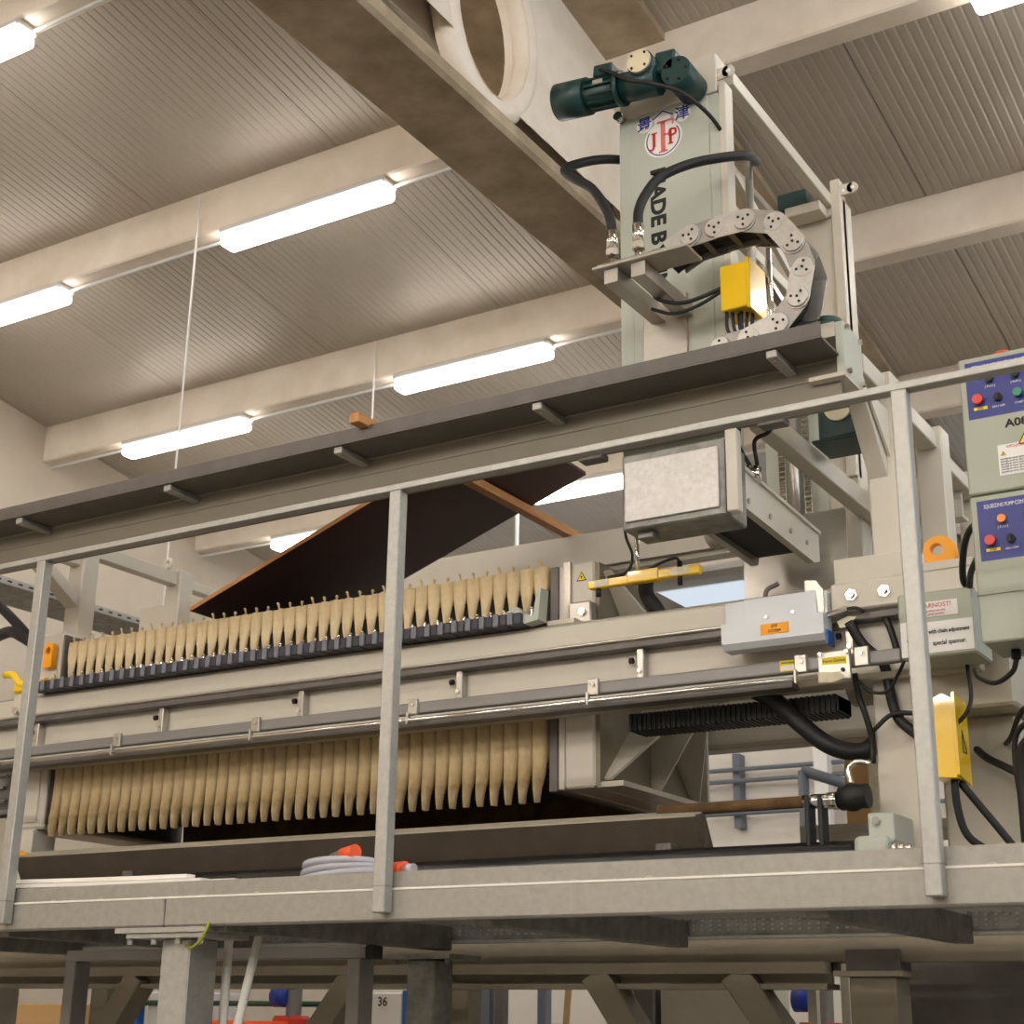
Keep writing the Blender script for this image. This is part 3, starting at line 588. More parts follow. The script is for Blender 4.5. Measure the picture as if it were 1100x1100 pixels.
G().cyl((-2.40, 4.86, 2.366), (-1.83, 4.82, 2.362), .020, n=14).obj('rod', 'mud', ac); G().cyl((-1.775, 4.84, 2.362), (-1.74, 4.84, 2.364), .028, n=14).obj('collar', 'chrome', ac)
G().cyl((-1.74, 4.87, 2.372), (-1.645, 4.87, 2.376), .040, n=18).sphere((-1.70, 4.87, 2.374), .047, 16).obj('end_cap', 'black', ac)
G().tube([(-1.70, 4.87, 2.415), (-1.71, 4.87, 2.465), (-1.685, 4.88, 2.49), (-1.64, 4.90, 2.485)], .010, n=8).obj('fitting', 'chrome', ac)
# bellows and the fat hose
be = thing('cable_bellows', 'black ribbed bellows under the side beam', 'bellows', (-2.15, 5.12, 2.8))
gg = G(); x = -2.62
while x < -1.80: gg.box(x, x + .012, 5.06, 5.20, 2.70, 2.765).box(x + .012, x + .02, 5.065, 5.195, 2.705, 2.76); x += .02
gg.obj('ribs', 'black', be, kind='stuff'); G().box(-2.62, -1.80, 5.07, 5.19, 2.71, 2.76).obj('core', 'black', be)
tagit(G().tube([(-2.10, 5.05, 2.80), (-2.03, 5.05, 2.76), (-1.95, 5.05, 2.68), (-1.86, 5.05, 2.60), (-1.79, 5.06, 2.565), (-1.72, 5.08, 2.56), (-1.67, 5.10, 2.60)], .032, n=12).obj('fat_hose', 'black', loc=(-1.9, 5.05, 2.7)), 'thick black hose sagging in front of the open press gap', 'hose')
# loose cables round the leg
def cable(pts, r, label, m='black', name='cable', group=None):
    return tagit(G().tube(pts, r, n=8, sub=5).obj(name, m, loc=pts[0]), label, 'cable', group)
cable([(-1.70, 4.93, 2.98), (-1.66, 4.95, 2.90), (-1.60, 4.97, 2.83), (-1.585, 4.98, 2.72), (-1.56, 4.97, 2.64), (-1.50, 4.96, 2.58), (-1.45, 4.98, 2.53)], .018, 'black cable bundle tied against the cream press leg')
cable([(-1.58, 4.96, 2.99), (-1.56, 4.96, 2.93), (-1.545, 4.96, 2.86)], .012, 'short black cable behind the trip switch clamp')
cable([(-1.66, 4.88, 2.76), (-1.62, 4.88, 2.72), (-1.57, 4.90, 2.72), (-1.54, 4.93, 2.78), (-1.52, 4.95, 2.83)], .006, 'thin black cable looped under the trip switch')
cable([(-1.69, 4.93, 2.80), (-1.685, 4.95, 2.72), (-1.67, 4.96, 2.66), (-1.66, 4.985, 2.58), (-1.665, 4.99, 2.50)], .011, 'black cable dropping beside the leg')
cable([(-1.64, 4.94, 2.60), (-1.57, 4.94, 2.65), (-1.48, 4.95, 2.645), (-1.42, 4.97, 2.64)], .008, 'black cable bent across the top of the leg')
cable([(-1.30, 4.90, 2.78), (-1.295, 4.90, 2.68), (-1.31, 4.88, 2.62), (-1.36, 4.87, 2.57)], .007, 'thin black cable feeding the yellow box from the chain cover')
cable([(-1.37, 4.90, 2.42), (-1.37, 4.91, 2.33), (-1.35, 4.93, 2.24), (-1.28, 4.96, 2.18)], .013, 'black cable hanging from the bottom of the yellow box')
cable([(-1.36, 4.92, 2.41), (-1.30, 4.95, 2.32), (-1.22, 4.98, 2.2), (-1.18, 5.0, 2.12)], .013, 'black cable running down to the deck from the yellow box')
cable([(-1.36, 5.16, 2.55), (-1.30, 5.06, 2.50), (-1.2, 5.0, 2.44), (-1.08, 4.98, 2.36), (-.95, 4.95, 2.30)], .013, 'black cable slanting past the yellow box')
cable([(-1.02, 4.6, 2.70), (-1.02, 4.68, 2.60), (-1.08, 4.78, 2.52), (-1.13, 4.82, 2.46), (-1.14, 4.84, 2.3), (-1.14, 4.84, 2.0)], .024, 'thick black cable bundle dropping behind the control cabinet')
cable([(-1.26, 5.15, 2.56), (-1.20, 4.98, 2.55), (-1.12, 4.82, 2.60), (-1.04, 4.8, 2.62), (-.95, 4.78, 2.62)], .009, 'black cable looping towards the cabinet underside')
cable([(-1.15, 4.84, 2.30), (-1.16, 4.84, 2.42), (-1.15, 4.83, 2.52), (-1.10, 4.80, 2.56), (-1.0, 4.76, 2.58)], .009, 'black cable joining the thick bundle behind the cabinet')

# ------------------------------------------------------------------ chain cover, yellow box
cc = thing('chain_cover', 'grey green chain cover box with warning labels at the end of the side beam', 'cover box', (-1.34, 4.8, 2.87))
G().box(-1.47, -1.225, 4.75, 4.94, 2.785, 3.0, bev=.006).obj('body', 'panelgrey', cc)
G().box(-1.465, -1.42, 4.7485, 4.75, 2.79, 2.905).obj('warning_label', 'white', cc); warn_tri(cc, -1.42, 4.7478, 2.86, .035, True)
G().box(-1.385, -1.232, 4.748, 4.75, 2.797, 2.898).obj('label', 'white', cc)
text('with chain adjustment', (-1.3085, 4.7474, 2.865), .0185, 'ink', cc, align='CENTER', xs=.80, bold=.0004); text('special spanner.', (-1.3085, 4.7474, 2.827), .0215, 'ink', cc, align='CENTER', xs=.80, bold=.0004)
G().box(-1.44, -1.275, 4.748, 4.75, 2.915, 2.965).obj('label', 'white', cc); text('VARNOST!', (-1.345, 4.7474, 2.951), .021, 'redink', cc, align='CENTER')
text('preberi navodila', (-1.345, 4.7474, 2.934), .0095, 'redink', cc, align='CENTER'); text('pred uporabo', (-1.345, 4.7474, 2.923), .0095, 'redink', cc, align='CENTER')
yb = thing('pull_switch', 'tall yellow switch box below the chain cover box', 'switch box', (-1.38, 4.88, 2.4))
G().prism([(-1.43, 2.42), (-1.43, 2.655), (-1.375, 2.685), (-1.345, 2.665), (-1.345, 2.41)], 'y', 4.84, 4.98).obj('body', 'yellow', yb)
G().prism([(4.842, 2.685), (4.978, 2.67), (4.978, 2.40), (4.842, 2.42)], 'x', -1.345, -1.335).obj('lid', 'yellow', yb)
for q in (((4.90, 2.50), (4.90, 2.56)), ((4.90, 2.50), (4.94, 2.50)), ((4.94, 2.50), (4.90, 2.57))):
    G().bar((-1.3345, *q[0]), (-1.3345, *q[1]), .004, .002, up=(1, 0, 0)).obj('print', 'ink', yb)

# ------------------------------------------------------------------ control cabinets
def cabinet(label, z0, z1, top):
    t = thing('control_cabinet', label, 'control cabinet', (-.82, 4.4, z0))
    G().box(-1.095, -.55, 4.30, 4.52, z0, z1 - .003, bev=.005).obj('body', 'panelgrey', t)
    pz1 = z1 - .020; pz0 = pz1 - .182
    pn = G().box(-1.075, -.575, 4.2985, 4.30, pz0, pz1).obj('panel', 'blue', t)
    text(('FEEDING PUMP CONTROL PANEL' if top else 'SQUEEZING PUMP CONTROL PANEL'), (-1.055, 4.298, pz1 - .020), .017, 'white', t, xs=.62)
    def btn(x, z, m, r=.015, h=.02):
        o = G().cyl((x, 4.2985, z), (x, 4.2985 - h * .4, z), r * .8, n=14).cyl((x, 4.2985 - h * .4, z), (x, 4.2985 - h, z), r, n=18).obj('push_button', m, t); return o
    zc = pz0 + .052
    btn(-1.042, zc + .004, 'red'); G().box(-1.058, -1.018, 4.2975, 4.2985, zc - .026, zc - .017).obj('button_label', 'ylabel', t); text('STOP', (-1.038, 4.297, zc - .0215), .008, 'ink', t, align='CENTER')
    G().cyl((-.985, 4.2985, zc + .003), (-.985, 4.290, zc + .003), .013, n=16).box(-.989, -.981, 4.282, 4.290, zc - .008, zc + .014).obj('selector_switch', 'black', t)
    text('ON / OFF', (-.985, 4.298, zc - .024), .009, 'white', t, align='CENTER')
    btn(-.925, zc + .003, 'greenbtn', .013); text('START', (-.925, 4.298, zc - .024), .009, 'white', t, align='CENTER')
    for lx, m in ((-1.005, 'amber' if not top else 'black'), (-.93, 'black')):
        btn(lx, zc + .066, m, .012, .014); text('[ RUN ]', (lx, 4.298, zc + .044), .009, 'white', t, align='CENTER')
    return t, pz0
c1, pz = cabinet('upper grey green control cabinet with blue panel and red beacon', 3.145, 3.582, True)
text('A08-', (-.972, 4.2992, pz - .032), .034, 'ink', c1, bold=.001, xs=1.15)
warn_tri(c1, -.915, 4.2985, pz - .085, .032, False)
G().box(-1.0, -.88, 4.2985, 4.30, 3.19, 3.285).obj('notice', 'white', c1); text('OPOZORILO', (-.94, 4.298, 3.276), .012, 'redink', c1, align='CENTER')
for k in range(6): text('navodila za varno uporabo', (-.995, 4.298, 3.240 - .008 * k), .008, 'ink', c1, xs=.9)
warn_tri(c1, -.985, 4.2982, 3.257, .010, False)
bc = G().cyl((-.985, 4.40, 3.579), (-.985, 4.40, 3.592), .036, n=20).obj('beacon_base', 'black', c1); G().cyl((-.985, 4.40, 3.592), (-.985, 4.40, 3.612), .034, .028, n=20).sphere((-.985, 4.40, 3.612), .028, 14, sz=.45).obj('beacon', 'red', c1)
c2, pz = cabinet('lower grey green control cabinet with blue panel and amber lamp', 2.70, 3.142, False)
G().box(-1.096, -.549, 4.2985, 4.30, 2.838, 2.841).obj('door_seam', 'dark', c2)
for gx in (-1.03, -.98, -.9): G().cyl((gx, 4.42, 2.70), (gx, 4.42, 2.672), .014, n=10).obj('cable_gland', 'black', c2)
cable([(-1.03, 4.42, 2.672), (-1.05, 4.44, 2.64), (-1.12, 4.52, 2.63), (-1.2, 4.65, 2.68), (-1.25, 4.80, 2.74)], .008, 'black cable curving under the lower control cabinet')
cable([(-1.09, 4.46, 3.135), (-1.17, 4.56, 3.12), (-1.22, 4.66, 3.08), (-1.25, 4.75, 3.02), (-1.24, 4.8, 3.0)], .011, 'black cable arching from the upper cabinet over the yellow lug')
cable([(-1.09, 4.45, 3.03), (-1.14, 4.55, 3.04), (-1.20, 4.66, 3.02), (-1.235, 4.76, 3.0)], .011, 'black cable from the lower cabinet side to the beam')
# mounting stand of the cabinets
cs = thing('cabinet_stand', 'square steel stand carrying the control cabinets on the deck', 'stand', (-.75, 4.55, 2.02))
G().box(-.75, -.69, 4.525, 4.58, 2.03, 3.5, bev=.004).obj('upright', 'creamd', cs); G().box(-.82, -.62, 4.45, 4.65, 2.02, 2.03).obj('foot', 'creamd', cs)

# ------------------------------------------------------------------ travelling rails and trough
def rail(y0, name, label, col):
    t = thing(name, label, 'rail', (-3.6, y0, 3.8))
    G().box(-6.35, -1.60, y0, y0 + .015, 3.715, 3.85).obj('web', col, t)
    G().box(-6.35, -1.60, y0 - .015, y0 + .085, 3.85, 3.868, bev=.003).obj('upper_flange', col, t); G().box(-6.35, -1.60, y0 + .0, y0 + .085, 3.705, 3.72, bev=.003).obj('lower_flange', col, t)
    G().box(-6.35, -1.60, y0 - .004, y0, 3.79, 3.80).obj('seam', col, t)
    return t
rf = rail(4.70, 'travel_rail', 'long tan travelling rail beam in front of the gantry', 'railshade')  # front rail colour lowered to carry the shading on its web
rr_ = rail(6.16, 'travel_rail', 'cream rear travelling rail beam behind the filter plates', 'cream')
G().box(-6.34, -1.70, 6.128, 6.143, 3.73, 3.90).obj('cover_plate', 'cream', rr_)
ep = G().box(-1.60, -1.57, 4.67, 4.86, 3.785, 3.985, bev=.003).obj('end_plate', 'mast', rf)
G().box(-1.66, -1.60, 4.665, 4.86, 3.93, 3.985).obj('end_cap', 'cream', rf)
for by, bz in ((4.69, 3.965), (4.83, 3.965), (4.69, 3.80), (4.83, 3.80)): G().cyl((-1.57, by, bz), (-1.555, by, bz), .011, n=6).obj('bolt', 'chrome', rf)
G().box(-1.70, -1.57, 4.66, 4.86, 3.775, 3.790).obj('end_foot', 'cream', rf)
tr = thing('chain_trough', 'dark grey steel trough with brackets that holds the cable chain', 'trough', (-3.6, 4.6, 3.86))
G().box(-6.35, -1.59, 4.50, 4.504, 3.862, 3.915, bev=.0015).obj('lip', 'dark', tr)
G().box(-6.35, -1.59, 4.50, 4.69, 3.855, 3.862).obj('floor_plate', 'dark', tr)
for k in range(5):
    bx_ = -1.775 - .935 * k
    a = G().box(bx_ - .02, bx_ + .02, 4.512, 4.70, 3.826, 3.8545, bev=.003).obj('bracket', 'galv', tr)
    for yy in (4.54, 4.62): G().cyl((bx_, yy, 3.826), (bx_, yy, 3.822), .006, n=8).obj('bolt', 'chrome', a)
# white strips that paint the bright highlights of foil along the trough lip
for i in range(9):
    xx = -3.2 - .12 * i
    tagit(G().box(xx, xx + .10, 4.515, 4.56, 3.915, 3.921, bev=.002, rot=ry(random.uniform(-.05, .05))).obj('foil_highlight', 'pvc', loc=(xx, 4.53, 3.915)), 'short white strip painting a foil highlight on the trough edge', 'cover strip', 'white highlight strips on the trough')
for wx in (-2.588, -1.864):
    t = thing('clamp_roller', 'small roller pair under the travelling rail %s' % ('beside the white carriage box' if wx < -2.2 else 'near the rail end plate'), 'roller', (wx, 4.74, 3.70))
    G().box(wx - .05, wx + .05, 4.70, 4.76, 3.665, 3.69, bev=.004).obj('bracket', 'dark', t)
    for s_ in (-.03, .03): G().cyl((wx + s_, 4.73, 3.690), (wx + s_, 4.73, 3.704), .014, n=12).obj('wheel', 'lightgrey', t)

# ------------------------------------------------------------------ gantry (cloth washing robot)
ga = thing('washing_gantry', 'grey green lifting gantry with geared motor and lettering above the press', 'gantry', (-2.27, 5.4, 3.4))
G().box(-2.50, -2.105, 4.80, 4.95, 3.42, 5.155, bev=.005).obj('front_mast', 'mast', ga)
G().box(-2.1045, -2.062, 4.80, 4.93, 3.42, 5.15, bev=.003).obj('mast_flange', 'mast', ga)
G().box(-2.062, -2.032, 4.80, 4.87, 3.9, 5.19, bev=.003).obj('mast_edge', 'cream', ga)
G().box(-2.50, -2.068, 4.80, 4.96, 5.157, 5.335, bev=.004).obj('mast_head', 'cream', ga)
G().box(-2.50, -2.445, 4.7985, 4.80, 3.95, 5.14).obj('edge_strip', 'mast', ga)
# rear mast and the beams between
G().box(-2.40, -1.985, 6.0, 6.12, 3.42, 5.26, bev=.005).obj('rear_mast', 'cream', ga)
G().box(-2.03, -1.985, 5.97, 6.04, 3.9, 5.345, bev=.003).obj('mast_edge', 'cream', ga)
G().box(-2.28, -2.03, 5.98, 6.0, 5.17, 5.23, bev=.003).obj('cross_bar', 'cream', ga)
G().box(-2.075, -2.025, 4.87, 6.0, 5.215, 5.275, bev=.003).obj('top_beam', 'cream', ga)
G().box(-2.49, -2.44, 4.95, 6.0, 5.215, 5.275, bev=.003).obj('top_beam', 'cream', ga)
G().box(-2.20, -2.165, 4.95, 6.0, 5.02, 5.055, bev=.003).obj('tie_bar', 'steel', ga)
G().box(-2.12, -2.085, 4.95, 6.0, 4.60, 4.65, bev=.003).obj('tie_bar', 'cream', ga)
G().cyl((-2.02, 4.98, 3.95), (-2.02, 4.98, 4.92), .016, n=12).obj('guide_rod', 'steel', ga); G().cyl((-1.98, 5.05, 3.95), (-1.98, 5.05, 4.55), .013, n=12).obj('guide_rod', 'chrome', ga)
G().bar((-2.0, 5.0, 4.45), (-2.0, 5.7, 4.25), .03, .03).obj('brace_rod', 'steel', ga)
G().bar((-2.1, 5.0, 4.92), (-2.1, 5.95, 4.60), .02, .035).obj('brace_rod', 'cream', ga)
G().box(-2.26, -2.12, 5.90, 6.0, 5.21, 5.30, bev=.004).obj('rear_gearbox', 'green', ga); G().box(-2.22, -2.05, 5.88, 5.98, 5.16, 5.21, bev=.004).obj('gearbox_bracket', 'cream', ga)
def ear(c):
    lugc = G().box(c[0] - .03, c[0] + .03, c[1] - .006, c[1] + .006, c[2] - .026, c[2] + .026).cyl((c[0] + .03, c[1] - .006, c[2]), (c[0] + .03, c[1] + .006, c[2]), .026, n=16).obj('lifting_ear', 'cream', ga)
    G().cyl((c[0] + .032, c[1] - .0075, c[2]), (c[0] + .032, c[1] + .0075, c[2]), .009, n=12).obj('ear_hole', 'white', lugc)
    G().cyl((c[0] - .012, c[1] - .0075, c[2] - .006), (c[0] - .012, c[1] + .0075, c[2] - .006), .007, n=12).obj('ear_hole', 'white', lugc)
ear((-2.05, 4.81, 5.235)); ear((-1.96, 5.99, 5.29))
# geared motor
A_, B2 = Vector((-2.705, 4.66, 5.235)), Vector((-2.15, 4.66, 5.175)); D_ = (B2 - A_)
pt = lambda t: A_ + D_ * t
mo = G().cyl(pt(.05), pt(.52), .056, n=22).obj('geared_motor', 'green', ga)
G().cyl(pt(0), pt(.25), .076, n=28).obj('fan_cowl', 'green', mo)
for k in range(12):
    a = 2 * math.pi * k / 12; off = Vector((0, math.cos(a), math.sin(a))) * .060
    G().bar(pt(.27) + off, pt(.50) + off, .006, .016, up=(0, math.cos(a), math.sin(a))).obj('cooling_fin', 'green', mo)
G().cyl(pt(.50), pt(.535), .072, n=24).obj('motor_flange', 'green', mo)
G().box(pt(.33).x, pt(.33).x + .085, 4.61, 4.70, 5.262, 5.315, bev=.006, rot=ry(.1)).obj('terminal_box', 'green', mo)
G().box(pt(.28).x + .03, pt(.28).x + .075, 4.603, 4.607, 5.222, 5.245, rot=ry(.1)).obj('name_plate', 'steel', mo)
G().cyl(pt(.535), pt(.82), .060, n=20).obj('gear_case', 'green', mo)
G().cyl(Vector((-2.165, 4.63, 5.185)), Vector((-2.165, 4.79, 5.185)), .062, n=28).obj('gear_wheel_case', 'green', mo)
G().box(-2.26, -2.17, 4.63, 4.78, 5.20, 5.295, bev=.008, rot=ry(.1)).obj('gear_top', 'green', mo)
G().cyl((-2.30, 4.59, 5.245), (-2.30, 4.72, 5.245), .055, n=24).obj('worm_case', 'green', mo)
dc = G().cyl((-2.30, 4.59, 5.245), (-2.30, 4.577, 5.245), .050, n=28).obj('cover_disc', 'ivory', mo)
for k in range(4):
    a = math.pi / 4 + k * math.pi / 2; G().cyl((-2.30 + .04 * math.cos(a), 4.577, 5.245 + .04 * math.sin(a)), (-2.30 + .04 * math.cos(a), 4.573, 5.245 + .04 * math.sin(a)), .0055, n=8).obj('cover_bolt', 'ink', mo)
for k in range(5):
    a = 2 * math.pi * k / 5; G().cyl((-2.165 + .045 * math.cos(a), 4.63, 5.185 + .045 * math.sin(a)), (-2.165 + .045 * math.cos(a), 4.624, 5.185 + .045 * math.sin(a)), .006, n=8).obj('case_bolt', 'ink', mo)
G().cyl((-2.49, 4.76, 5.16), (-2.49, 4.80, 5.16), .02, n=12).obj('shaft_end', 'chrome', mo)
cable([(-2.50, 4.62, 5.30), (-2.43, 4.59, 5.245), (-2.34, 4.57, 5.165), (-2.25, 4.58, 5.125), (-2.15, 4.64, 5.085), (-2.08, 4.74, 5.02), (-2.05, 4.84, 4.955)], .0085, 'thin black motor cable draped across the mast head')
# lettering and round logo on the mast
LGX, LGZ, FY = -2.305, 5.015, 4.7994
cu_ = G(); cu_.disc((LGX, FY, LGZ), .083, n=40, rx=.083); lo = cu_.obj('logo', 'white', ga)
def ring(r0, r1, y, m, a0=0, a1=2 * math.pi, n=44):
    g2 = G(); P0 = []; P1 = []
    for i in range(n + 1):
        t = a0 + (a1 - a0) * i / n; P0.append(g2.bm.verts.new((LGX + r0 * math.cos(t), y, LGZ + r0 * math.sin(t)))); P1.append(g2.bm.verts.new((LGX + r1 * math.cos(t), y, LGZ + r1 * math.sin(t))))
    for i in range(n): g2.bm.faces.new((P0[i], P1[i], P1[i + 1], P0[i + 1]))
    return g2.obj('logo_ring', m, lo)
ring(.070, .075, FY - .0004, 'blueink', math.radians(145), math.radians(395))
G().prism([(LGX - .03, LGZ + .05), (LGX + .03, LGZ + .05), (LGX + .035, LGZ + .115), (LGX, LGZ + .135), (LGX - .045, LGZ + .11)], 'y', FY + .0002, FY + .0005).obj('logo_backing', 'white', lo)
for sx_ in (-1, 1): G().bar((LGX, FY - .0006, LGZ + .128), (LGX + sx_ * .045, FY - .0006, LGZ + .098), .006, .0008, up=(0, 1, 0)).obj('logo_roof', 'blueink', lo)
def glyph(bars, m, yy):
    for (x0, z0, x1, z1, wd) in bars:
        G().bar((LGX + x0, yy, LGZ + z0), (LGX + x1, yy, LGZ + z1), wd, .0006, up=(0, 1, 0)).obj('logo_stroke', m, lo)
glyph([(0, -.058, 0, .078, .020), (-.020, -.058, .020, -.058, .008), (-.026, .078, .046, .078, .010), (.044, .080, .044, .056, .007), (0, .016, .026, .016, .009), (.026, .028, .026, .004, .006)], 'pinkink', FY - .0008)
glyph([(-.040, .034, -.040, -.030, .013), (-.052, .034, -.026, .034, .006), (-.040, -.030, -.050, -.042, .010), (-.050, -.042, -.062, -.036, .009)], 'redink', FY - .0016)
glyph([(.033, .036, .033, -.032, .012), (.022, -.032, .045, -.032, .006), (.033, .034, .054, .030, .009), (.054, .032, .057, .010, .010), (.057, .010, .035, .002, .009)], 'redink', FY - .0016)
for cx_, ch in ((-.082, '\u666f'), (.085, '\u6d25')):
    G().disc((LGX + cx_, FY - .0001, LGZ + .088), .036, n=20).obj('logo_backing', 'white', lo)
    text(ch, (LGX + cx_, FY - .0006, LGZ + .088), .066, 'blueink', lo, 'logo_character', align='CENTER', bold=.0012)
text('MADE BY JINGJIN', (-2.335, FY, 4.888), .088, 'ink', ga, ux=(0, 0, -1), uy=(1, 0, 0), xs=1.08, bold=.0035)
# bracket shelf for the hoses
G().box(-2.40, -2.02, 4.38, 4.51, 4.262, 4.274, bev=.002).obj('hose_shelf', 'steel', ga)
for ax in (-2.355, -2.245):
    G().prism([(4.40, 4.205), (4.40, 4.26), (4.80, 4.26), (4.80, 4.205)], 'x', ax - .006, ax + .05).obj('shelf_arm', 'steel', ga)
G().box(-2.40, -2.215, 4.788, 4.80, 3.92, 4.31, bev=.003).obj('shelf_plate', 'steel', ga)
G().cyl((-2.395, 4.42, 4.286), (-2.12, 4.42, 4.286), .014, n=12).obj('manifold', 'steel', ga)
# hose assemblies
def hose(pts, label, fz):
    t = thing('hydraulic_hose', label, 'hose', pts[0]); p0 = Vector(pts[0])
    G().tube(pts, .019, n=12).obj('hose', 'black', t)
    G().cyl(p0 + Vector((0, 0, .01)), p0 - Vector((0, 0, .065)), .0225, n=14).obj('ferrule', 'chrome', t); G().cyl(p0 - Vector((0, 0, .065)), p0 - Vector((0, 0, .09)), .026, n=6).obj('nut', 'chrome', t)
    G().cyl(p0 - Vector((0, 0, .09)), (p0.x, p0.y, fz), .015, n=12).obj('stem', 'chrome', t)
hose([(-2.352, 4.45, 4.43), (-2.362, 4.45, 4.50), (-2.40, 4.47, 4.58), (-2.48, 4.52, 4.70), (-2.585, 4.57, 4.80), (-2.655, 4.62, 4.885), (-2.63, 4.70, 4.95), (-2.56, 4.80, 5.0), (-2.47, 4.97, 5.05)], 'black hydraulic hose looping out past the edge of the mast', 4.274)
hose([(-2.245, 4.45, 4.43), (-2.248, 4.46, 4.50), (-2.235, 4.49, 4.58), (-2.19, 4.53, 4.665), (-2.10, 4.60, 4.73), (-2.0, 4.68, 4.77), (-1.945, 4.80, 4.825), (-1.985, 4.98, 4.91), (-2.06, 5.15, 5.02)], 'black hydraulic hose arching across the lettering on the mast', 4.274)
# yellow junction box and its leads
jb = thing('junction_box', 'yellow junction box with black leads beside the mast', 'junction box', (-1.95, 4.68, 4.1))
G().box(-2.005, -1.90, 4.625, 4.76, 4.105, 4.285, bev=.004).obj('body', 'yellow', jb); G().box(-1.90, -1.885, 4.615, 4.77, 4.09, 4.295, bev=.003).obj('lid', 'yellow', jb)
G().box(-2.01, -1.95, 4.75, 4.85, 4.26, 4.35, bev=.002).obj('bracket', 'dark', jb)
for k in range(6):
    lx = -1.99 + .016 * k; ly = 4.645 + .015 * (k % 3) + .02 * (k // 3)
    G().tube([(lx, ly, 4.105), (lx + .006 * math.sin(k), ly, 4.04), (-1.965 + .008 * k + .01 * (k % 2), ly + .01, 3.98), (-1.96 + .004 * k, ly + .02, 3.92)], .007, n=6, sub=4).obj('lead', 'black', jb)
cable([(-2.0, 4.66, 4.22), (-2.08, 4.64, 4.19), (-2.16, 4.62, 4.175), (-2.24, 4.60, 4.20), (-2.26, 4.58, 4.24)], .008, 'black cable from the yellow junction box to the hose shelf')
cable([(-2.0, 4.66, 4.21), (-2.1, 4.65, 4.165), (-2.2, 4.64, 4.15), (-2.28, 4.62, 4.18)], .007, 'thinner black cable under the hose shelf')
# lower carriage: galvanised box, arm, long beam, sensor bar
G().box(-2.40, -2.0, 4.60, 4.79, 3.325, 3.61, bev=.006).obj('carriage_box', 'galvd', ga)
G().box(-2.385, -2.02, 4.590, 4.60, 3.352, 3.578, bev=.003).obj('box_cover', 'zinc', ga)
G().box(-1.998, -1.955, 4.605, 4.65, 3.335, 3.64, bev=.004).obj('box_side', 'cream', ga)
G().box(-2.36, -2.3, 4.64, 4.70, 3.30, 3.325, bev=.003).obj('box_foot', 'galvd', ga)
G().prism([(4.80, 3.42), (4.80, 3.56), (5.56, 3.52), (5.56, 3.41), (5.50, 3.39)], 'x', -2.05, -2.02).obj('spray_arm', 'cream', ga)
G().prism([(4.80, 3.42), (4.80, 3.56), (5.50, 3.52), (5.46, 3.40)], 'x', -2.27, -2.24).obj('spray_arm', 'steel', ga)
G().box(-2.24, -2.05, 4.80, 5.46, 3.43, 3.45).obj('brush_strip', 'black', ga)
G().bar((-2.02, 4.80, 3.565), (-2.02, 5.56, 3.527), .02, .014).obj('arm_edge', 'cream', ga)
for yy in (4.85, 5.05, 5.25, 5.42): G().cyl((-2.02, yy, 3.45), (-2.012, yy, 3.45), .010, n=8).obj('bolt', 'steel', ga)
G().box(-2.0, -1.93, 4.84, 6.16, 3.715, 3.80, bev=.004).obj('carriage_beam', 'cream', ga)
G().box(-2.40, -2.12, 5.985, 5.999, 3.43, 4.6).obj('chain_panel', 'mast', ga)
for cx_ in (-2.315, -2.20):
    gg = G(); z = 3.5
    while z < 4.38: gg.cyl((cx_ - .014, 5.96, z), (cx_ + .014, 5.96, z), .009, n=6); z += .024
    gg.box(cx_ - .017, cx_ - .013, 5.953, 5.967, 3.5, 4.38).box(cx_ + .013, cx_ + .017, 5.953, 5.967, 3.5, 4.38)
    gg.obj('roller_chain', 'chrome', ga, kind='stuff')
G().cyl((-2.255, 5.95, 3.55), (-2.255, 5.95, 4.35), .022, n=14).obj('lift_cylinder', 'steel', ga)
G().cyl((-2.03, 4.92, 3.55), (-2.03, 4.92, 3.60), .035, n=16).obj('gland', 'chrome', ga)
cable([(-2.03, 4.92, 3.60), (-2.06, 4.88, 3.68), (-2.04, 4.84, 3.74)], .008, 'black cable looping into the gland behind the carriage box')
cable([(-2.0, 4.90, 3.60), (-1.99, 4.86, 3.68), (-1.93, 4.85, 3.70), (-1.90, 4.86, 3.76)], .008, 'black cable rising from the gland to the travelling rail')
# second geared motor by the end column
m2 = thing('drive_motor', 'dark green geared drive motor with an ivory disc beside the end column', 'motor', (-1.8, 5.35, 3.82))
G().box(-1.90, -1.72, 5.28, 5.44, 3.80, 3.97, bev=.012, seg=2).obj('gear_case', 'green', m2)
G().cyl((-1.81, 5.28, 3.925), (-1.81, 5.262, 3.925), .056, n=28).obj('cover_disc', 'ivory', m2); G().cyl((-1.81, 5.262, 3.925), (-1.81, 5.25, 3.925), .014, n=10).obj('hub', 'ink', m2)
G().cyl((-1.81, 5.36, 3.97), (-1.81, 5.36, 4.12), .06, n=20).obj('motor_body', 'green', m2); G().box(-1.92, -1.70, 5.26, 5.46, 3.79, 3.802, bev=.003).obj('base_plate', 'green', m2)
tm = tagit(G().cyl((-1.66, 4.75, 3.985), (-1.66, 4.75, 4.03), .06, n=24).obj('limit_motor_cap', 'green'), 'round dark green motor cap on the rail end', 'motor cap')
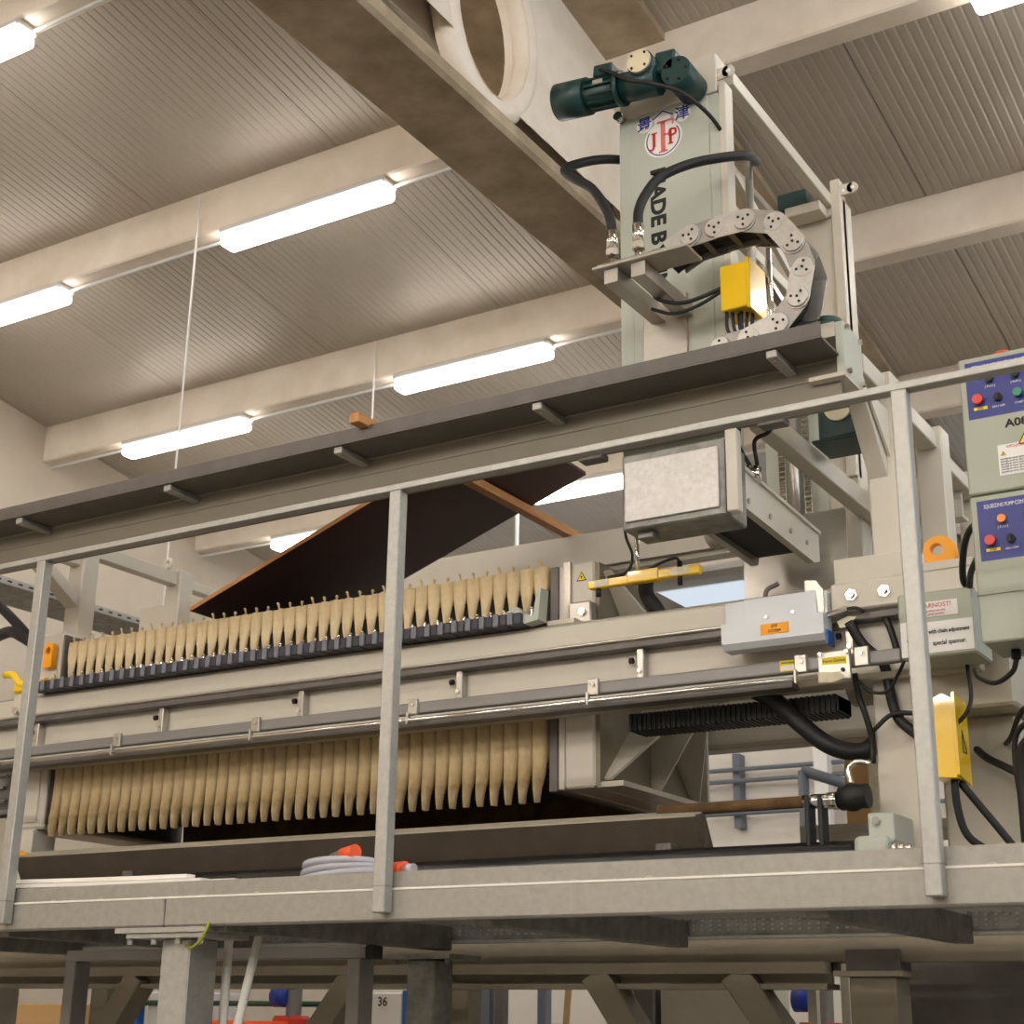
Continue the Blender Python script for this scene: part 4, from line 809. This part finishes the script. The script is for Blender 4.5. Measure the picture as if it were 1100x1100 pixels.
# sensor bar
sbar = thing('sensor_bar', 'yellow sensor bar hanging on a rod below the carriage box', 'sensor bar', (-2.5, 4.9, 3.24))
G().bar((-2.70, 4.90, 3.237), (-2.51, 4.90, 3.237), .03, .032, bev=.004).obj('arm', 'yellow', sbar); G().bar((-2.53, 4.90, 3.243), (-2.40, 4.90, 3.243), .04, .046, bev=.004).obj('arm_block', 'yellow', sbar); G().bar((-2.41, 4.90, 3.24), (-2.235, 4.90, 3.238), .03, .034, bev=.004).obj('arm', 'yellow', sbar)
G().cyl((-2.50, 4.91, 3.22), (-2.50, 4.91, 3.46), .009, n=10).obj('rod', 'chrome', sbar)
G().cyl((-2.32, 4.90, 3.19), (-2.32, 4.90, 3.28), .010, n=10).obj('sensor', 'black', sbar); G().cyl((-2.66, 4.90, 3.19), (-2.66, 4.90, 3.225), .010, n=10).obj('sensor', 'black', sbar)
G().box(-2.67, -2.61, 4.883, 4.8845, 3.225, 3.25).obj('tape', 'paper', sbar); G().box(-2.35, -2.28, 4.883, 4.8845, 3.225, 3.253).obj('tape', 'paper', sbar)
G().tube([(-2.32, 4.90, 3.28), (-2.34, 4.90, 3.295), (-2.40, 4.90, 3.285), (-2.46, 4.90, 3.265)], .006, n=6).obj('lead', 'black', sbar)
G().tube([(-2.62, 4.90, 3.26), (-2.54, 4.90, 3.27), (-2.51, 4.89, 3.33), (-2.53, 4.87, 3.42), (-2.52, 4.86, 3.6)], .006, n=6).obj('lead', 'black', sbar)
tagit(G().tube([(-2.50, 5.0, 3.30), (-2.52, 5.02, 3.22), (-2.49, 5.05, 3.15), (-2.45, 5.1, 3.05)], .03, n=10).obj('fat_hose', 'black', loc=(-2.5, 5.0, 3.2)), 'thick black hose dropping into the press behind the sensor bar', 'hose')
G().prism([(-2.56, 3.12), (-2.33, 3.12), (-2.62, 3.30)], 'y', 5.30, 5.32).obj('top_gusset', 'dark', fo)
G().cyl((-2.66, 5.95, 3.70), (-2.50, 5.90, 3.76), .045, n=16).obj('rail_stop', 'creamd', rr_)

# ------------------------------------------------------------------ cable chain
ch = thing('cable_chain', 'steel cable drag chain curving from the hose shelf into the trough', 'cable chain', (-1.9, 4.6, 3.87))
LK = [(-2.165, 4.345), (-2.075, 4.386), (-1.977, 4.392), (-1.862, 4.390), (-1.752, 4.352), (-1.682, 4.252), (-1.653, 4.148), (-1.675, 4.038), (-1.752, 3.958), (-1.86, 3.925), (-1.97, 3.918)]
for i, (lx, lz) in enumerate(LK[1:], 1):
    px_, pz_ = LK[i - 1]
    for yy in (4.536, 4.655):
        d = Vector((lx - px_, 0, lz - pz_)); L = d.length; d.normalize(); n_ = Vector((-d.z, 0, d.x))
        hgt = .044
        g2 = G(); P = Vector((px_, yy, pz_)); Q_ = Vector((lx, yy, lz))
        poly = [P + n_ * hgt, P - n_ * hgt, Q_ - n_ * hgt] + [Q_ + d * hgt * math.sin(a) - n_ * hgt * math.cos(a) for a in [math.pi * k / 8 for k in range(1, 8)]] + [Q_ + n_ * hgt]
        dy = .006 if i % 2 else .0
        g2.prism([(v.x, v.z) for v in poly], 'y', yy - .004 - dy, yy - dy)
        lk = g2.obj('link', 'brush' if i % 2 else 'brushshade', ch)  # shading between inner and outer links put into alternate colours
        if yy < 4.6:
            G().cyl((lx, yy - .012 - dy, lz), (lx, yy - .004 - dy, lz), .036, .040, n=28).obj('link_disc', 'brush', lk)
            for a in (0, 1, 2, 3):
                rr2 = 0 if a == 0 else .022; aa = math.atan2(d.z, d.x) + 2 * math.pi * a / 3 + .5
                G().cyl((lx + rr2 * math.cos(aa), yy - .0145 - dy, lz + rr2 * math.sin(aa)), (lx + rr2 * math.cos(aa), yy - .012 - dy, lz + rr2 * math.sin(aa)), .0052, n=8).obj('rivet', 'ink', lk)
    mx, mz = (lx + px_) / 2, (lz + pz_) / 2
    G().bar((mx - n_.x * .036, 4.537, mz - n_.z * .036), (mx - n_.x * .036, 4.654, mz - n_.z * .036), .022, .004, up=tuple(n_)).obj('cross_bar', 'dark', ch)
for k in range(6):
    yy = 4.552 + .017 * k; ins = .028 + .006 * (k % 2)
    pts = []
    for i in range(1, len(LK) - 1):
        t = Vector((LK[i + 1][0] - LK[i - 1][0], 0, LK[i + 1][1] - LK[i - 1][1])).normalized(); nn = Vector((-t.z, 0, t.x)); pts.append((LK[i][0] - nn.x * ins * .5, yy, LK[i][1] - nn.z * ins * .5))
    G().tube([(-2.18, yy, 4.315)] + pts, .009, n=6, sub=3).obj('chain_cable', 'black', ch)

# ------------------------------------------------------------------ plywood sheet and timber laid over the press
pyw = thing('plywood_sheet', 'dark brown plywood sheet propped at a slant over the filter plates', 'plywood', (-4.9, 5.05, 3.45))
ang = math.atan2(.605, 1.7)
def ramp(x): return 3.452 + (x + 4.9) * .605 / 1.7
G().prism([(-4.9, ramp(-4.9)), (-3.2, ramp(-3.2)), (-3.206, ramp(-3.2) + .018), (-4.906, ramp(-4.9) + .018)], 'y', 5.05, 5.78).obj('sheet', 'ply', pyw)
G().prism([(-4.9, ramp(-4.9) - .001), (-3.2, ramp(-3.2) - .001), (-3.206, ramp(-3.2) + .017), (-4.906, ramp(-4.9) + .017)], 'y', 5.045, 5.0498).obj('sawn_edge', 'wood', pyw)
tagit(G().box(-3.53, -3.48, 4.43, 6.35, 3.905, 3.945, bev=.002).obj('timber_batten', 'wood', loc=(-3.5, 5.4, 3.905)), 'pine batten lying across the rails under the plywood sheet', 'batten')

# ------------------------------------------------------------------ left side: tray, duct, hoses, clips
ct = thing('cable_tray', 'perforated galvanised cable tray beyond the fixed head of the press', 'cable tray', (-7.5, 7.5, 4.2))
G().box(-7.5, -7.494, 4.9, 11.0, 4.205, 4.245).obj('side_rail', 'galv', ct); G().box(-7.9, -7.5, 4.9, 11.0, 4.20, 4.204).obj('tray_floor', 'galvd', ct); G().box(-7.906, -7.90, 4.9, 11.0, 4.205, 4.245).obj('side_rail', 'galv', ct)
y = 5.0
while y < 10.9: G().box(-7.4935, -7.4925, y, y + .035, 4.217, 4.229).obj('slot', 'ink', ct); y += .085
cl = thing('cable_clip', 'pale blue and green clip on the cable tray', 'clip', (-7.47, 8.2, 4.2)); eye(cl, (-7.47, 8.2, 4.30), .06, .02, 'bluepaint', name='ring'); G().box(-7.515, -7.43, 8.17, 8.22, 4.10, 4.26, bev=.01).obj('grip', 'greenbtn', cl)
tagit(G().tube([(-6.45, 5.0, 3.80), (-6.25, 5.0, 3.68), (-6.08, 5.0, 3.56), (-5.95, 5.02, 3.44), (-5.93, 5.05, 3.36)], .026, n=10).obj('fat_hose', 'black', loc=(-6.2, 5, 3.6)), 'black hose curving down to the fixed press head', 'hose')
tagit(G().tube([(-6.5, 5.2, 3.52), (-6.2, 5.1, 3.52), (-6.05, 5.06, 3.47), (-5.95, 5.05, 3.42)], .03, n=10).obj('fat_hose', 'black', loc=(-6.2, 5.1, 3.5)), 'level black hose entering the fixed press head', 'hose')
lm = thing('finned_motor', 'grey finned electric motor beside the fixed press head', 'motor', (-6.2, 5.2, 2.6))
G().cyl((-6.7, 5.25, 2.72), (-6.05, 5.25, 2.72), .13, n=24).obj('body', 'tubegrey', lm)
for k in range(14):
    a = 2 * math.pi * k / 14; G().bar((-6.65, 5.25 + .14 * math.cos(a), 2.72 + .14 * math.sin(a)), (-6.1, 5.25 + .14 * math.cos(a), 2.72 + .14 * math.sin(a)), .01, .03, up=(0, math.cos(a), math.sin(a))).obj('cooling_fin', 'tubegrey', lm)
G().cyl((-6.05, 5.2, 2.56), (-5.99, 5.2, 2.56), .09, n=20).obj('coupling', 'black', lm); G().box(-6.6, -6.1, 5.15, 5.35, 0, 2.58, bev=.01).obj('pedestal', 'creamd', lm)

# ------------------------------------------------------------------ background behind and below
def pipe_run(label, segs, r, m):
    t = thing('pipe_run', label, 'pipe', segs[0][0]); 
    for s_ in segs: G().cyl(s_[0], s_[1], r, n=12).obj('pipe', m, t)
    return t
for k, z in enumerate((3.80, 3.70, 3.42)): pipe_run(('upper', 'middle', 'lower')[k] + ' grey pipe clipped along the white back wall', [((-8.5, 12.42, z), (-1.5, 12.42, z))], .020, 'pipegrey')
for x in (-5.4, -3.9): 
    tagit(G().box(x - .03, x + .03, 12.46, 12.6, 3.30, 3.95).obj('pipe_bracket', 'pipegrey'), 'upright strut carrying grey pipes on the back wall', 'bracket', 'pipe struts')
pr = pipe_run('grey pipe rising and bending towards the press leg', [((-3.45, 9.0, 0), (-3.45, 9.0, 3.17)), ((-3.45, 9.0, 3.17), (-3.15, 9.0, 3.06))], .035, 'pipegrey')
tagit(G().box(-4.62, -4.5, 12.3, 12.42, 2.5, 4.4).obj('downpipe', 'white', loc=(-4.5, 12.3, 2.5)), 'white square downpipe at the back wall', 'downpipe')
cb = thing('cardboard_box', 'brown cardboard box on a shelf behind the cream press leg', 'box', (-2.2, 6.6, 2.5))
G().box(-2.30, -2.02, 6.5, 6.8, 2.50, 2.86, bev=.004).obj('carton', 'card', cb); G().box(-2.19, -2.13, 6.498, 6.5, 2.50, 2.86).obj('tape', 'paper', cb)
bs = thing('storage_rack', 'steel rack shelf under the cardboard box', 'rack', (-2.2, 6.65, 0)); G().box(-2.5, -1.5, 6.45, 6.9, 2.46, 2.498).obj('shelf', 'creamd', bs)
for x, y in ((-2.48, 6.47), (-1.52, 6.47), (-2.48, 6.88), (-1.52, 6.88)): G().box(x - .02, x + .02, y - .02, y + .02, 0, 2.46).obj('upright', 'creamd', bs)
# grey portal frame below the deck
pf = thing('tub_frame', 'plain grey tubular frame under the walkway', 'frame', (-3.9, 4.3, 0))
G().box(-4.65, -3.22, 4.28, 4.34, 1.855, 1.895, bev=.003).obj('top_bar', 'tubegrey', pf)
G().box(-4.65, -4.595, 4.28, 4.36, 0, 1.855, bev=.003).obj('upright', 'tubegrey', pf); G().box(-3.295, -3.24, 4.28, 4.36, 0, 1.855, bev=.003).obj('upright', 'tubegrey', pf); G().box(-3.222, -3.19, 4.28, 4.34, 1.853, 1.897, bev=.003).obj('end_plug', 'black', pf)
tagit(G().cyl((-3.365, 3.76, 1.91), (-3.375, 3.76, .0), .014, n=10).obj('leaning_pole', 'pvc'), 'upright pale pole beside the galvanised column', 'pole')
tagit(G().cyl((-3.235, 3.76, 1.93), (-3.74, 3.80, .0), .014, n=10).obj('leaning_pole', 'pvc'), 'leaning pale pole beside the galvanised column', 'pole')
cable([(-4.35, 4.6, 1.87), (-4.40, 4.6, 1.82), (-4.38, 4.6, 1.79), (-4.32, 4.6, 1.785)], .004, 'thin green earthing wire hanging under the deck', 'earth')
# machines seen through the gap under the deck
m36 = thing('white_machine', 'white machine casing numbered 36 with a blue edge', 'machine', (-5.85, 8.2, 0))
G().box(-6.0, -5.72, 8.0, 8.5, 0, 1.83, bev=.01).obj('casing', 'white', m36); G().box(-5.72, -5.68, 8.0, 8.5, 0, 1.84).obj('edge_strip', 'bluepaint', m36); G().box(-5.66, -5.5, 8.05, 8.5, 0, 1.83).obj('casing', 'lightgrey', m36)
text('36', (-5.87, 7.998, 1.772), .075, 'ink', m36, align='CENTER', bold=.001); G().cyl((-5.75, 8.2, 1.83), (-5.75, 8.2, 1.87), .02, n=12).obj('beacon', 'red', m36); G().cyl((-6.02, 7.98, 0), (-6.02, 7.98, 1.76), .018, n=10).obj('hose', 'greenpipe', m36)
def pump(x, y, label):
    t = thing('dosing_pump', label, 'pump', (x, y, 0)); G().cyl((x - .07, y, 1.80), (x + .07, y, 1.80), .065, n=18).obj('motor', 'pump', t); G().cyl((x - .085, y - .0, 1.80), (x - .07, y, 1.80), .04, n=14).obj('cap', 'white', t)
    G().cyl((x + .09, y, 0), (x + .09, y, 1.86), .05, n=16).obj('body', 'dark', t); G().box(x - .05, x + .2, y - .06, y + .06, 1.60, 1.685, bev=.02).obj('flange', 'red', t)
pump(-6.66, 8.0, 'blue dosing pump above an orange trough behind the braces'); pump(-3.10, 8.0, 'blue dosing pump with a red flange by the tan post')
pipe_run('dark green pipe running low behind the braces', [((-8.2, 8.05, 1.757), (-6.2, 8.05, 1.757))], .018, 'greenpipe')
tagit(G().box(-7.2, -6.55, 7.9, 8.3, 1.45, 1.65, bev=.02).obj('orange_trough', 'hoseor', loc=(-6.9, 8.1, 1.45)), 'orange trough below the green pipe', 'trough')
wc = thing('white_cabinet', 'plain white cabinet with a blue post far behind the column', 'cabinet', (-7.9, 8.1, 0)); G().box(-7.95, -7.45, 8.1, 8.5, 0, 1.83, bev=.01).obj('body', 'lightgrey', wc); G().box(-8.06, -7.99, 8.05, 8.12, 0, 1.83).obj('post', 'bluepaint', wc)
for k, x in enumerate((-5.73, -5.62, -5.29, -4.62, -3.95)): tagit(G().box(x - .035, x + .035, 8.95, 9.02, 0, 2.2, bev=.004).obj('steel_post', 'pipegrey' if k % 2 == 0 else 'dark', loc=(x, 9, 0)), 'dark steel post standing in front of the white back wall', 'post', 'posts by the back wall')
ld = thing('ladder', 'thin tan ladder leaning between dark posts', 'ladder', (-5.44, 9.2, 0))
for s_ in (0, .16): G().bar((-5.56 + s_, 9.2, 0), (-5.40 + s_, 9.25, 2.1), .025, .04).obj('stile', 'card', ld)
for k in range(7): G().bar((-5.54 + .02 * k, 9.205 + .006 * k, .3 + .27 * k), (-5.38 + .02 * k, 9.205 + .006 * k, .3 + .27 * k), .02, .02).obj('rung', 'card', ld)
tagit(G().box(-3.47, -3.0, 7.0, 7.5, 0, 1.86, bev=.01).obj('switch_cabinet', 'creamd', loc=(-3.2, 7.2, 0)), 'tan switch cabinet behind the slanting braces', 'cabinet')
tagit(G().box(-3.62, -3.5, 7.0, 7.2, 0, 1.84, bev=.01).obj('junction_cabinet', 'dark', loc=(-3.55, 7.1, 0)), 'narrow dark cabinet beside the tan switch cabinet', 'cabinet')
tagit(G().box(-1.84, -.6, 5.6, 6.4, 0, 1.89, bev=.01).obj('hydraulic_tank', 'dark', loc=(-1.5, 6.2, 0)), 'dark hydraulic tank under the press head', 'tank')
pa = thing('pallet_stack', 'stack of cardboard cartons standing on a wooden pallet', 'cartons', (-7.9, 7.2, 0)); 
for k in range(4): G().box(-8.3, -7.6, 7.0, 7.5, .1 + .41 * k, .505 + .41 * k, bev=.01).obj('carton', 'card', pa)
G().box(-8.35, -7.55, 6.95, 7.55, 0, .1).obj('pallet', 'wood', pa)
# brass roller chain and drive drum at lower right
dr = thing('roller_chain', 'brass coloured roller chain hanging over a drum below the deck', 'chain', (-.86, 3.3, 1.7))
path = []
for k in range(46):
    t = k / 45
    if t < .5: path.append(Vector((-.80, 3.3, 1.60 + .20 * (t / .5))))
    else:
        u = (t - .5) / .5; path.append(Vector((-.80 + .14 * u ** 1.2, 3.3, 1.80 + .115 * u + .02 * math.sin(u * 3))))
for k in range(0, 45, 2):
    p, q = path[k], path[min(k + 1, 45 - 1)]; d = (q - p).normalized() if (q - p).length > 1e-6 else Vector((0, 0, 1))
    for s_ in (-.012, .012): G().bar(p + Vector((0, s_, 0)) - d * .006, q + Vector((0, s_, 0)) + d * .006, .003, .012, up=(1, .2, 0)).obj('side_plate', 'brass' if 'brass' in M else 'chrome', dr)
    G().cyl(p + Vector((0, -.011, 0)), p + Vector((0, .011, 0)), .0055, n=8).obj('roller', 'brass' if 'brass' in M else 'chrome', dr)
tagit(G().cyl((-.78, 3.34, 1.69), (-.68, 3.34, 1.69), .03, n=20).cyl((-.77, 3.34, 1.69), (-.74, 3.34, 1.69), .032, n=20).obj('drive_drum', 'steel', loc=(-.8, 3.34, 1.69)), 'shiny grooved drum beside the brass chain', 'drum')
